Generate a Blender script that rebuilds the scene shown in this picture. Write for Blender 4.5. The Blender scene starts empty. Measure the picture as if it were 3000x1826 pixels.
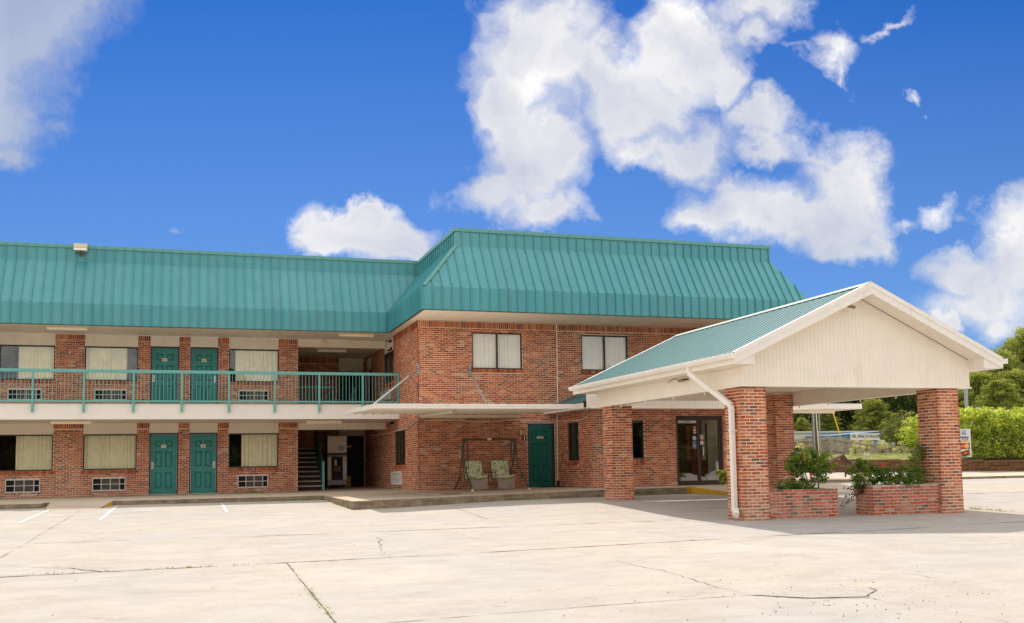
import bpy, math, random
import numpy as np
from math import sin, cos, pi, radians
R = random.Random(7)
S = bpy.context.scene
COL = S.collection

# ------------------------------------------------------------------ camera
EYE = np.array([0.0, 0.0, 1.24])
F_, CX, CY = 2934.9, 1500.0, 1113.5
YAW, PITCH, ROLL = .311, .083, -.016
fw = np.array([sin(YAW)*cos(PITCH), cos(YAW)*cos(PITCH), sin(PITCH)])
r0 = np.array([cos(YAW), -sin(YAW), 0.0]); u0 = np.cross(r0, fw)
rt = cos(ROLL)*r0 + sin(ROLL)*u0; up = -sin(ROLL)*r0 + cos(ROLL)*u0
from mathutils import Matrix, Vector, noise
cd = bpy.data.cameras.new('camera'); cam = bpy.data.objects.new('camera', cd); COL.objects.link(cam)
M = Matrix(((rt[0], up[0], -fw[0], EYE[0]), (rt[1], up[1], -fw[1], EYE[1]), (rt[2], up[2], -fw[2], EYE[2]), (0, 0, 0, 1)))
cam.matrix_world = M
cd.sensor_width = 36; cd.sensor_fit = 'HORIZONTAL'; cd.lens = F_/3000*36
cd.shift_x = 0; cd.shift_y = (CY-913)/3000
cd.clip_start = .1; cd.clip_end = 3000
S.camera = cam

def at(u, v, y):                       # photograph position -> point at depth y
    d = fw + (u-CX)/F_*rt - (v-CY)/F_*up
    return d*(y/d[1]) + EYE

# ------------------------------------------------------------------ sun, sky, exposure
SUNV = Vector((.08, .745, 1.0)).normalized()
ELEV = math.asin(SUNV.z)
sl = bpy.data.lights.new('sun', 'SUN'); sl.energy = 2.5; sl.angle = radians(.5); sl.color = (1, .92, .80)
so = bpy.data.objects.new('sun', sl); COL.objects.link(so)
so.rotation_euler = SUNV.to_track_quat('Z', 'Y').to_euler(); so.location = (0, 0, 60)
SKY_STRENGTH = .15
W = bpy.data.worlds.new('World'); S.world = W; W.use_nodes = True
S.view_settings.view_transform = 'Standard'; S.view_settings.look = 'None'
S.view_settings.exposure = .90; S.view_settings.gamma = 1; S.view_settings.use_curve_mapping = False
S.cycles.max_bounces = 10; S.cycles.diffuse_bounces = 7; S.cycles.transparent_max_bounces = 12
S.cycles.glossy_bounces = 4; S.cycles.caustics_reflective = False; S.cycles.caustics_refractive = False

class NT:
    """tiny node helper"""
    def __init__(s, tree):
        s.t = tree; s.n = tree.nodes; s.l = tree.links
    def new(s, k, **kw):
        n = s.n.new(k)
        for a, b in kw.items(): setattr(n, a, b)
        return n
    def put(s, n, i, v):
        if v is None: return
        if hasattr(v, 'is_linked') or hasattr(v, 'links'): s.l.new(v, n.inputs[i])
        else: n.inputs[i].default_value = v
    def math(s, op, a, b=None, c=None, clamp=False):
        n = s.new('ShaderNodeMath', operation=op, use_clamp=clamp)
        s.put(n, 0, a); s.put(n, 1, b); s.put(n, 2, c)
        return n.outputs[0]
    def vmath(s, op, a, b=None, out=0):
        n = s.new('ShaderNodeVectorMath', operation=op); s.put(n, 0, a); s.put(n, 1, b)
        return n.outputs[out]
    def comb(s, x, y, z=0.0):
        n = s.new('ShaderNodeCombineXYZ'); s.put(n, 0, x); s.put(n, 1, y); s.put(n, 2, z); return n.outputs[0]
    def noise(s, vec, scale, detail=3, rough=.5, dist=0.0, out=0):
        n = s.new('ShaderNodeTexNoise'); n.inputs['Scale'].default_value = scale; n.inputs['Detail'].default_value = detail
        n.inputs['Roughness'].default_value = rough; n.inputs['Distortion'].default_value = dist
        if vec is not None: s.l.new(vec, n.inputs['Vector'])
        return n.outputs[out]
    def ramp(s, fac, stops, interp='LINEAR'):
        n = s.new('ShaderNodeValToRGB'); n.color_ramp.interpolation = interp
        e = n.color_ramp.elements
        while len(e) < len(stops): e.new(.5)
        for i, (p, c) in enumerate(stops):
            e[i].position = p; e[i].color = (c[0], c[1], c[2], 1) if not isinstance(c, (int, float)) else (c, c, c, 1)
        s.put(n, 0, fac); return n.outputs[0]
    def mr(s, v, a, b, c=0.0, d=1.0, smooth=False):
        n = s.new('ShaderNodeMapRange'); n.clamp = True
        if smooth: n.interpolation_type = 'SMOOTHSTEP'
        s.put(n, 0, v); s.put(n, 1, a); s.put(n, 2, b); s.put(n, 3, c); s.put(n, 4, d); return n.outputs[0]
    def mix(s, f, a, b, mode='MIX'):
        n = s.new('ShaderNodeMix', data_type='RGBA', blend_type=mode)
        def c4(x): return (x[0], x[1], x[2], 1) if isinstance(x, (tuple, list)) else x
        s.put(n, 0, f); s.put(n, 6, c4(a)); s.put(n, 7, c4(b)); return n.outputs[2]

def build_world():
    t = NT(W.node_tree)
    for n in list(t.n): t.n.remove(n)
    out = t.new('ShaderNodeOutputWorld'); bg = t.new('ShaderNodeBackground'); bg.inputs[1].default_value = SKY_STRENGTH
    sky = t.new('ShaderNodeTexSky', sky_type='NISHITA'); sky.sun_disc = False
    sky.sun_elevation = ELEV; sky.sun_rotation = math.atan2(SUNV.x, SUNV.y)
    sky.air_density = 1.0; sky.dust_density = .3; sky.ozone_density = 2.5; sky.altitude = 100
    co = t.new('ShaderNodeTexCoord').outputs['Generated']
    d = t.vmath('NORMALIZE', co)
    sep = t.new('ShaderNodeSeparateXYZ'); t.l.new(d, sep.inputs[0])
    # tangent-plane coordinates of a direction, fixed to the world (front half of the sky)
    df = t.vmath('DOT_PRODUCT', d, tuple(fw), 1); dr = t.vmath('DOT_PRODUCT', d, tuple(rt), 1); du = t.vmath('DOT_PRODUCT', d, tuple(up), 1)
    dfc = t.math('MAXIMUM', df, .05)
    gx = t.math('DIVIDE', dr, dfc); gy = t.math('DIVIDE', du, dfc)
    P = t.comb(gx, gy)
    wob = t.noise(P, 2.6, 7, .58, 0.0, 1)
    wob = t.vmath('MULTIPLY', t.vmath('SUBTRACT', wob, (.5, .5, .5)), (.30, .26, 0))
    wob2 = t.noise(P, 13, 6, .62, 0.0, 1)
    wob2 = t.vmath('MULTIPLY', t.vmath('SUBTRACT', wob2, (.5, .5, .5)), (.075, .075, 0))
    Pw = t.vmath('ADD', t.vmath('ADD', P, wob), wob2)
    def blob(u, v, ru, rv, k=1.0):
        c = ((u-CX)/F_, (CY-v)/F_, 0)
        q = t.vmath('MULTIPLY', t.vmath('SUBTRACT', Pw, c), (F_/ru, F_/rv, 0))
        ln = t.vmath('LENGTH', q, None, 1)
        return t.math('MULTIPLY', t.mr(ln, 0.0, 1.75, 1.0, 0.0), k)
    # (u, v, radius u, radius v, density) of each cumulus seen in the photograph
    CL = [(1590, 185, 225, 165, 1), (1470, 290, 130, 120, 1), (1500, 430, 165, 150, 1), (1390, 545, 140, 85, .95), (1560, 580, 140, 60, .9), (1640, 420, 110, 120, .85),
          (2010, 140, 130, 180, 1), (1850, 280, 190, 125, 1), (1740, 230, 120, 120, .95), (2110, 470, 110, 60, .8), (1990, 400, 115, 95, .95), (1900, 400, 90, 70, .85), (2190, 345, 150, 50, .85), (2225, 140, 120, 50, .72), (2100, 240, 90, 90, .9),
          (2180, 560, 230, 105, 1), (2450, 455, 140, 105, 1), (2370, 570, 195, 120, 1), (2395, 665, 140, 62, .92), (2030, 600, 120, 55, .9), (2500, 640, 60, 100, .8),
          (2270, 55, 150, 70, .78), (2480, 160, 110, 60, .78), (2620, 90, 80, 28, .66), (2530, 205, 40, 50, .62), (2370, 180, 70, 30, .5),
          (2730, 330, 35, 30, .62), (2760, 565, 85, 45, .64), (2650, 585, 90, 34, .56), (2400, 370, 130, 30, .6),
          (3000, 690, 150, 140, 1), (2800, 765, 150, 70, 1), (2900, 860, 230, 120, .85), (3100, 610, 110, 80, 1), (2765, 930, 55, 50, .95), (2950, 960, 180, 90, .7),
          (1080, 690, 120, 85, 1.05), (1075, 622, 62, 48, 1.05), (1190, 735, 100, 42, .95), (1390, 672, 55, 22, .7), (1010, 742, 70, 42, .95), (1125, 650, 50, 35, .9),
          (40, 80, 330, 180, 1), (-20, 240, 190, 150, .95), (240, 20, 200, 80, .9), (30, 400, 55, 60, .72), (580, 12, 140, 40, .74), (700, 48, 40, 34, .55), (430, 5, 90, 40, .6),
          (620, 625, 70, 30, .50), (170, 315, 110, 40, .50)]
    f = None
    for c in CL:
        b = blob(*c); f = b if f is None else t.math('SMOOTH_MAX', f, b, .16)
    fine = t.noise(t.vmath('ADD', P, t.vmath('MULTIPLY', wob2, (1.2, 1.2, 0))), 6.5, 11, .66)
    amp_ = t.mr(f, .45, .95, 1.0, .45)
    dens = t.math('ADD', f, t.math('MULTIPLY', t.math('SUBTRACT', fine, .5), amp_))
    front = t.math('MULTIPLY', t.math('POWER', t.mr(dens, .28, .66, 0, 1), 1.15), t.mr(f, .12, .3, 0, 1))
    # out of view: denser, brighter, warmer clouds added to fill the shade
    den2 = t.math('ADD', t.noise(t.vmath('MULTIPLY', d, (1, 1, 1.6)), 2.2, 8, .56), 0)
    rest = t.mr(den2, .36, .50, 0, 1, True)
    inview = t.math('MULTIPLY', t.mr(df, .35, .6), 1.0)
    lim = t.math('MULTIPLY', t.math('MULTIPLY', t.mr(t.math('ABSOLUTE', gx), .58, .75, 1, 0), t.mr(gy, .48, .62, 1, 0)), inview)
    mask = t.math('ADD', t.math('MULTIPLY', front, lim), t.math('MULTIPLY', rest, t.math('SUBTRACT', 1, lim)), clamp=True)
    # brightness inside the clouds
    core = t.math('ADD', t.math('MULTIPLY', f, lim), t.math('MULTIPLY', den2, t.math('SUBTRACT', 1, lim)))
    Pn = t.vmath('ADD', P, (.035, -.05, 0))
    n1 = t.noise(Pw, 5.0, 8, .56); n2 = t.noise(t.vmath('ADD', Pw, (.028, -.05, 0)), 5.0, 8, .56)
    emb = t.math('SUBTRACT', n1, n2)
    sh = t.math('ADD', t.math('MULTIPLY', emb, 2.3), t.mr(t.noise(P, 2.6, 3, .5), .35, .65, .34, .93))
    ccol = t.ramp(t.math('ADD', sh, t.mr(dens, .45, 1.1, .10, -.10)), [(.0, (.52, .58, .74)), (.3, (.66, .70, .82)), (.6, (.82, .83, .89)), (.85, (.97, .96, .97)), (1, (1.10, 1.09, 1.08))])
    leftgrey = t.math('MULTIPLY', t.mr(gx, -.34, -.24, 1, 0), t.mr(gx, -.7, -.5, 0, 1))
    ccol = t.mix(t.math('MULTIPLY', leftgrey, .8), ccol, (.33, .42, .66))
    lum = t.math('DIVIDE', t.mr(lim, 0, 1, .90, .50), SKY_STRENGTH)  # unseen clouds raised above the visible ones as added fill light
    cc = t.new('ShaderNodeMix', data_type='RGBA', blend_type='MULTIPLY'); cc.inputs[0].default_value = 1
    t.l.new(ccol, cc.inputs[6]); t.l.new(t.comb(lum, t.math('MULTIPLY', lum, t.mr(lim, 0, 1, .95, 1)), t.math('MULTIPLY', lum, t.mr(lim, 0, 1, .86, 1))), cc.inputs[7])
    # deep polarised blue
    skyc = t.mix(1.0, sky.outputs[0], (.036, .152, .345), 'MULTIPLY')
    gm = t.mr(gy, .02, .40, 1, 0)
    skyc = t.mix(t.math('MULTIPLY', gm, .33), skyc, (1.46, 2.1, 2.7))
    hz = t.mr(sep.outputs[2], -.02, .10, .6, 0)
    skyc = t.mix(hz, skyc, (2.2, 2.8, 3.5))
    res = t.mix(t.math('MULTIPLY', mask, .97), skyc, cc.outputs[2])
    t.l.new(res, bg.inputs[0]); t.l.new(bg.outputs[0], out.inputs[0])
build_world()

# ------------------------------------------------------------------ materials
MATS = {}
def mat(name, col=(.5, .5, .5), rough=.7, metal=0.0, spec=.3, noise_amt=0.0, nscale=6.0, bump=0.0, bscale=30.0, dirt=None):
    if name in MATS: return MATS[name]
    m = bpy.data.materials.new(name); m.use_nodes = True; t = NT(m.node_tree)
    b = t.n['Principled BSDF']; b.inputs['Roughness'].default_value = rough; b.inputs['Metallic'].default_value = metal
    b.inputs['Specular IOR Level'].default_value = spec
    pos = t.new('ShaderNodeNewGeometry').outputs['Position']
    c = (col[0], col[1], col[2], 1)
    if noise_amt or dirt:
        nz = t.mr(t.noise(pos, nscale, 6, .6), .28, .72, 1-noise_amt, 1+noise_amt)
        cc = t.mix(1.0, c, t.comb(nz, nz, nz), 'MULTIPLY')
        if dirt:
            dm = t.mr(t.noise(t.vmath('MULTIPLY', pos, dirt.get('stretch', (1, 1, .25))), dirt.get('scale', 3), 6, .65), dirt.get('lo', .55), dirt.get('hi', .75), 0, dirt.get('amt', .5))
            cc = t.mix(dm, cc, dirt['col'])
        t.l.new(cc, b.inputs['Base Color'])
    else: b.inputs['Base Color'].default_value = c
    if bump:
        bp = t.new('ShaderNodeBump'); bp.inputs['Strength'].default_value = bump; bp.inputs['Distance'].default_value = .01
        t.l.new(t.noise(pos, bscale, 5, .6), bp.inputs['Height']); t.l.new(bp.outputs[0], b.inputs['Normal'])
    MATS[name] = m; return m

def brick_mat(name, stops, wash=.35):
    m = bpy.data.materials.new(name); m.use_nodes = True; t = NT(m.node_tree); b = t.n['Principled BSDF']
    b.inputs['Roughness'].default_value = .88; b.inputs['Specular IOR Level'].default_value = .15
    a = t.new('ShaderNodeAttribute', attribute_name='tone').outputs['Fac']
    pos = t.new('ShaderNodeNewGeometry').outputs['Position']
    c = t.ramp(a, stops)
    nz = t.mr(t.noise(pos, 38, 5, .7), .3, .7, .72, 1.25)
    c = t.mix(1.0, c, t.comb(nz, nz, nz), 'MULTIPLY')
    w1 = t.mr(t.noise(pos, 1.7, 7, .68), .50, .72, 0, 1); w2 = t.mr(t.noise(pos, 21, 5, .7), .42, .66, .15, 1)
    sz = t.new('ShaderNodeSeparateXYZ'); t.l.new(pos, sz.inputs[0])
    low = t.math('MULTIPLY', t.mr(sz.outputs[2], .25, 1.0, 1, 0), t.mr(t.noise(pos, 2.6, 6, .7), .40, .62, 0, 1))
    c = t.mix(t.math('MULTIPLY', t.math('MAXIMUM', t.math('MULTIPLY', w1, w2), t.math('MULTIPLY', low, .7)), wash), c, (.66, .51, .41))
    run = t.mr(t.noise(t.vmath('MULTIPLY', pos, (2.2, 2.2, .35)), 1.2, 6, .6), .35, .65, .80, 1.10)
    c = t.mix(1.0, c, t.comb(run, run, run), 'MULTIPLY')
    t.l.new(c, b.inputs['Base Color'])
    bp = t.new('ShaderNodeBump'); bp.inputs['Strength'].default_value = .5; bp.inputs['Distance'].default_value = .006
    t.l.new(t.noise(pos, 60, 5, .7), bp.inputs['Height']); t.l.new(bp.outputs[0], b.inputs['Normal'])
    MATS[name] = m; return m
BR = brick_mat('brick_red', [(0, (.15, .10, .08)), (.08, (.20, .10, .07)), (.14, (.29, .065, .040)), (.35, (.42, .105, .046)), (.55, (.52, .150, .060)), (.75, (.60, .215, .085)), (.9, (.61, .31, .19)), (1.0, (.62, .43, .31))], .55)
BP = brick_mat('brick_planter', [(0, (.08, .055, .045)), (.10, (.20, .10, .08)), (.2, (.36, .06, .035)), (.6, (.54, .10, .045)), (.85, (.58, .2, .12)), (1, (.55, .4, .3))], .42)
MORTAR = mat('mortar', (.78, .60, .45), .95, noise_amt=.15, nscale=9, bump=.4, bscale=80)
MORTAR2 = mat('mortar_smeared', (.50, .42, .33), .95, noise_amt=.3, nscale=9, bump=.8, bscale=40)
SIDING = mat('cream_siding', (.90, .83, .715), .5, noise_amt=.04, nscale=2, dirt=dict(col=(.58, .50, .38), amt=.34, lo=.58, hi=.8, scale=2))
WHITE = mat('white_trim', (.84, .79, .72), .45, noise_amt=.04, nscale=3, dirt=dict(col=(.42, .38, .32), amt=.35, lo=.56, hi=.8, scale=3, stretch=(1, 1, .3)))
STUCCO = mat('cream_fascia', (.88, .82, .73), .7, noise_amt=.03, nscale=1.5, dirt=dict(col=(.55, .46, .36), amt=.3, lo=.56, hi=.8, scale=1.2, stretch=(1, 1, .2)))
def painted_metal(name, col, fade, rough, spec, chalk=.35):
    m = bpy.data.materials.new(name); m.use_nodes = True; t = NT(m.node_tree); b = t.n['Principled BSDF']
    b.inputs['Specular IOR Level'].default_value = spec
    pos = t.new('ShaderNodeNewGeometry').outputs['Position']; rnd = t.new('ShaderNodeObjectInfo').outputs['Random']
    k = t.math('ADD', t.mr(rnd, 0, 1, .94, 1.05), t.mr(t.noise(t.vmath('MULTIPLY', pos, (3.5, 3.5, .5)), 1.5, 6, .65), .3, .7, -.07, .07))
    c = t.mix(1.0, col, t.comb(k, k, k), 'MULTIPLY')
    fd = t.mr(t.noise(t.vmath('MULTIPLY', pos, (1, 1, .6)), .55, 5, .6), .42, .72, 0, chalk); c = t.mix(fd, c, fade)
    st = t.mr(t.noise(t.vmath('MULTIPLY', pos, (9, 9, .5)), 1.4, 5, .6), .60, .78, 0, .22); c = t.mix(st, c, (col[0]*.55, col[1]*.6, col[2]*.6))
    t.l.new(c, b.inputs['Base Color']); t.l.new(t.math('ADD', t.mr(rnd, 0, 1, -.04, .04), t.mr(t.noise(pos, 2, 4, .6), .3, .7, rough-.05, rough+.08)), b.inputs['Roughness'])
    bp = t.new('ShaderNodeBump'); bp.inputs['Strength'].default_value = .35; bp.inputs['Distance'].default_value = .03
    t.l.new(t.noise(t.vmath('MULTIPLY', pos, (3.2, 3.2, 1.3)), 1.1, 2, .5), bp.inputs['Height']); t.l.new(bp.outputs[0], b.inputs['Normal'])
    MATS[name] = m; return m
TEAL = painted_metal('teal_metal', (.066, .305, .335), (.15, .40, .40), .36, .5)
TEALR = mat('teal_roofing', (.022, .165, .175), .33, spec=1.0, noise_amt=.10, nscale=2.5)
CAPW = mat('white_roof_trim', (.70, .70, .67), .5)
RAIL = mat('teal_railing', (.15, .42, .38), .45, noise_amt=.06, nscale=6)
DOORG = mat('green_door', (.042, .26, .23), .42, spec=.4, noise_amt=.08, nscale=2)
DOORD = mat('dark_green_door', (.013, .165, .14), .42, spec=.4, noise_amt=.08, nscale=2)
BRONZE = mat('bronze_frame', (.050, .036, .022), .45, spec=.4)
BLACK = mat('black', (.012, .012, .012), .6)
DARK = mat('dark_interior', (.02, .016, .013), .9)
STEEL = mat('steel', (.55, .54, .52), .35, metal=.7, noise_amt=.08, nscale=8)
GALV = mat('galvanised', (.34, .36, .38), .45, metal=.5, noise_amt=.1, nscale=10)
ACW = mat('vent_white', (.72, .70, .64), .5, noise_amt=.04)
ACG = mat('vent_grey', (.20, .175, .15), .7, noise_amt=.2, nscale=30)
CABLE = mat('cable_cream', (.90, .80, .62), .6)
PLATE = mat('sign_plate', (.85, .77, .52), .5)
INK = mat('sign_ink', (.06, .045, .03), .6)
LAMPB = mat('lamp_cream', (.90, .78, .48), .5, noise_amt=.08, nscale=5)
LAMPD = mat('lamp_diffuser', (.94, .90, .76), .4)
SOFFIT = mat('cream_soffit', (.90, .82, .69), .55, noise_amt=.03, nscale=2)
CURT = mat('green_curtain', (.93, .90, .62), .9, noise_amt=.08, nscale=6)
BLIND = mat('white_blind', (.85, .82, .74), .8, noise_amt=.04, nscale=3)
FRAMEM = mat('swing_frame', (.10, .09, .065), .5, metal=.2)
TAUPE = mat('taupe_fabric', (.36, .30, .26), .95, noise_amt=.08, nscale=12, bump=.3, bscale=10)
SOIL = mat('soil', (.06, .042, .028), 1, noise_amt=.4, nscale=20)
BARK = mat('bark', (.14, .10, .07), .95, noise_amt=.35, nscale=12, bump=.8, bscale=15)
YEL = mat('yellow_paint', (.62, .36, .03), .75, noise_amt=.12, nscale=14, dirt=dict(col=(.3, .24, .15), amt=.6, lo=.55, hi=.7, scale=9, stretch=(1, 1, 1)))
YELG = mat('yellow_guard', (.75, .50, .03), .5)
FENCEM = mat('weathered_wood', (.36, .31, .24), .95, noise_amt=.28, nscale=5, bump=.5, bscale=30)
TIMB = mat('brown_timber', (.17, .085, .038), .95, noise_amt=.4, nscale=6, bump=1, bscale=18, dirt=dict(col=(.06, .035, .02), amt=.7, lo=.5, hi=.7, scale=4, stretch=(1, 1, 4)))
STORW = mat('white_metal_cladding', (.66, .64, .60), .5, noise_amt=.05)
STORB = mat('blue_metal_cladding', (.15, .30, .46), .5, noise_amt=.05)
REDF = mat('red_petal', (.85, .02, .015), .6)
PETALO = mat('orange_petal', (.80, .16, .04), .6)

def glass_mat(name, tint, fac):
    m = bpy.data.materials.new(name); m.use_nodes = True; t = NT(m.node_tree)
    for n in list(t.n): t.n.remove(n)
    o = t.new('ShaderNodeOutputMaterial'); g = t.new('ShaderNodeBsdfGlossy'); g.inputs['Roughness'].default_value = .015
    g.inputs['Color'].default_value = (.95, .97, 1, 1)
    pos = t.new('ShaderNodeNewGeometry').outputs['Position']
    bp = t.new('ShaderNodeBump'); bp.inputs['Strength'].default_value = .10; bp.inputs['Distance'].default_value = .02
    t.l.new(t.noise(pos, 1.6, 2, .5), bp.inputs['Height']); t.l.new(bp.outputs[0], g.inputs['Normal'])
    tr = t.new('ShaderNodeBsdfTransparent'); tr.inputs[0].default_value = (*tint, 1)
    fr = t.new('ShaderNodeLayerWeight'); fr.inputs[0].default_value = .5
    mx = t.new('ShaderNodeMixShader'); t.l.new(t.math('ADD', t.math('POWER', fr.outputs['Facing'], 4.0), fac, clamp=True), mx.inputs[0])
    t.l.new(tr.outputs[0], mx.inputs[1]); t.l.new(g.outputs[0], mx.inputs[2]); t.l.new(mx.outputs[0], o.inputs[0])
    MATS[name] = m; return m
GLASS = glass_mat('window_glass', (.99, .99, .97), .085)
DGL = glass_mat('door_glass', (.94, .93, .88), .10)
GLASSD = glass_mat('dark_glass', (.75, .75, .66), .14)

def foliage_mat(name, stops, trans=.35):
    m = bpy.data.materials.new(name); m.use_nodes = True; t = NT(m.node_tree)
    b = t.n['Principled BSDF']; b.inputs['Roughness'].default_value = .55; b.inputs['Specular IOR Level'].default_value = .25
    a = t.new('ShaderNodeAttribute', attribute_name='tone').outputs['Fac']
    pos = t.new('ShaderNodeNewGeometry').outputs['Position']
    nz = t.mr(t.noise(pos, .8, 4, .6), .3, .7, -.18, .18)
    c = t.ramp(t.math('ADD', a, nz, clamp=True), stops)
    t.l.new(c, b.inputs['Base Color'])
    tl = t.new('ShaderNodeBsdfTranslucent'); t.l.new(t.mix(1.0, c, (1.5, 1.5, .7), 'MULTIPLY'), tl.inputs[0])
    mx = t.new('ShaderNodeMixShader'); mx.inputs[0].default_value = trans
    o = [n for n in t.n if n.type == 'OUTPUT_MATERIAL'][0]
    t.l.new(b.outputs[0], mx.inputs[1]); t.l.new(tl.outputs[0], mx.inputs[2]); t.l.new(mx.outputs[0], o.inputs[0])
    MATS[name] = m; return m
PINE = foliage_mat('pine_needles', [(0, (.08, .105, .025)), (.5, (.20, .235, .06)), (1, (.36, .37, .11))], .5)
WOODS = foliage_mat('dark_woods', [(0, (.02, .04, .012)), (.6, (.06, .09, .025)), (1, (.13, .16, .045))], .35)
HEDGE = foliage_mat('hedge_leaves', [(0, (.13, .18, .035)), (.5, (.34, .41, .075)), (1, (.62, .62, .16))], .55)
ROSE = foliage_mat('rose_leaves', [(0, (.04, .09, .018)), (.5, (.14, .24, .045)), (1, (.36, .42, .11))], .5)
GRASSM = foliage_mat('grass_blades', [(0, (.12, .15, .03)), (.5, (.22, .25, .06)), (1, (.38, .36, .13))], .35)
VINE = foliage_mat('brown_vine', [(0, (.07, .03, .02)), (1, (.16, .08, .04))], .2)
PALE = foliage_mat('pale_bloom', [(0, (.16, .2, .05)), (.5, (.45, .44, .22)), (1, (.75, .70, .5))], .4)

def concrete(name, base, warm, cracks=False):
    m = bpy.data.materials.new(name); m.use_nodes = True; t = NT(m.node_tree); b = t.n['Principled BSDF']
    b.inputs['Roughness'].default_value = .9; b.inputs['Specular IOR Level'].default_value = .15
    pos = t.new('ShaderNodeNewGeometry').outputs['Position']
    st = t.vmath('MULTIPLY', pos, (.75, 1.25, 1))
    big = t.noise(pos, .22, 5, .6); mid = t.noise(st, 1.6, 9, .72); fine = t.noise(pos, 55, 4, .7)
    c = t.mix(t.mr(big, .35, .65), base, warm)
    k = t.math('ADD', t.mr(mid, .3, .7, .84, 1.09), t.math('MULTIPLY', t.math('SUBTRACT', fine, .5), .42))
    c = t.mix(1.0, c, t.comb(k, k, k), 'MULTIPLY')
    # dark pitted stains
    s1 = t.mr(t.noise(pos, .45, 5, .6), .50, .68, 0, 1); s2 = t.mr(t.noise(pos, 26, 3, .8), .55, .62, 0, 1)
    c = t.mix(t.math('MULTIPLY', t.math('MULTIPLY', s1, s2), .60), c, (.17, .145, .12))
    s3 = t.mr(t.noise(t.vmath('MULTIPLY', pos, (.5, 1.3, 1)), .9, 8, .7), .56, .78, 0, .38)
    c = t.mix(s3, c, (.30, .235, .165))
    # tyre scuffs running with the traffic, drips, and patched tones
    ty = t.mr(t.noise(t.vmath('MULTIPLY', pos, (.22, 2.0, 1)), .8, 7, .7), .60, .78, 0, .16); c = t.mix(ty, c, (.27, .235, .20))
    oil = t.math('MULTIPLY', t.mr(t.noise(pos, 1.3, 3, .5), .60, .70, 0, 1), t.mr(t.noise(pos, 6, 4, .6), .5, .62, 0, .40)); c = t.mix(oil, c, (.20, .17, .14))
    pale = t.mr(t.noise(t.vmath('ADD', pos, (31, 17, 0)), .35, 6, .7), .55, .75, 0, .5); c = t.mix(pale, c, (.52, .49, .46))
    sp = t.mr(t.noise(pos, 9, 2, .5), .74, .77, 0, .6)
    c = t.mix(sp, c, (.12, .10, .08))
    t.l.new(c, b.inputs['Base Color'])
    bp = t.new('ShaderNodeBump'); bp.inputs['Strength'].default_value = .35; bp.inputs['Distance'].default_value = .006
    t.l.new(t.math('ADD', fine, mid), bp.inputs['Height']); t.l.new(bp.outputs[0], b.inputs['Normal'])
    MATS[name] = m; return m
LOT = concrete('lot_concrete', (.385, .365, .35), (.43, .385, .335))
WALK = concrete('walk_concrete', (.48, .40, .31), (.54, .45, .35))
KERBM = mat('kerb_concrete', (.30, .235, .16), .95, noise_amt=.25, nscale=7, bump=.6, bscale=30, dirt=dict(col=(.10, .085, .035), amt=.75, lo=.42, hi=.66, scale=2.5, stretch=(1, 1, 3)))
CRACK = mat('crack_dark', (.14, .12, .095), 1, noise_amt=.3, nscale=15)
PAINTW = mat('line_paint', (.50, .54, .58), .7, noise_amt=.1, nscale=20, dirt=dict(col=(.48, .45, .42), amt=.7, lo=.5, hi=.65, scale=9, stretch=(1, 1, 1)))
GRASSG = mat('grass_ground', (.20, .21, .07), 1, noise_amt=.35, nscale=2)

def floral():
    m = bpy.data.materials.new('floral_fabric'); m.use_nodes = True; t = NT(m.node_tree); b = t.n['Principled BSDF']
    b.inputs['Roughness'].default_value = .9
    pos = t.new('ShaderNodeNewGeometry').outputs['Position']
    w = t.new('ShaderNodeTexWave', wave_type='RINGS', rings_direction='SPHERICAL')
    w.inputs['Scale'].default_value = 2.2; w.inputs['Distortion'].default_value = 11; w.inputs['Detail'].default_value = 3; w.inputs['Detail Scale'].default_value = 3.5
    t.l.new(pos, w.inputs['Vector'])
    c = t.ramp(w.outputs['Fac'], [(0, (.22, .28, .07)), (.16, (.62, .58, .18)), (.34, (.86, .82, .56)), (.72, (.90, .86, .68)), (.85, (.26, .48, .36)), (1, (.8, .76, .5))])
    v = t.mr(t.noise(pos, 7, 2, .5), .5, .6)
    c = t.mix(t.math('MULTIPLY', v, .35), c, (.16, .36, .30))
    t.l.new(c, b.inputs['Base Color']); return m
FLORAL = floral()

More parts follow.
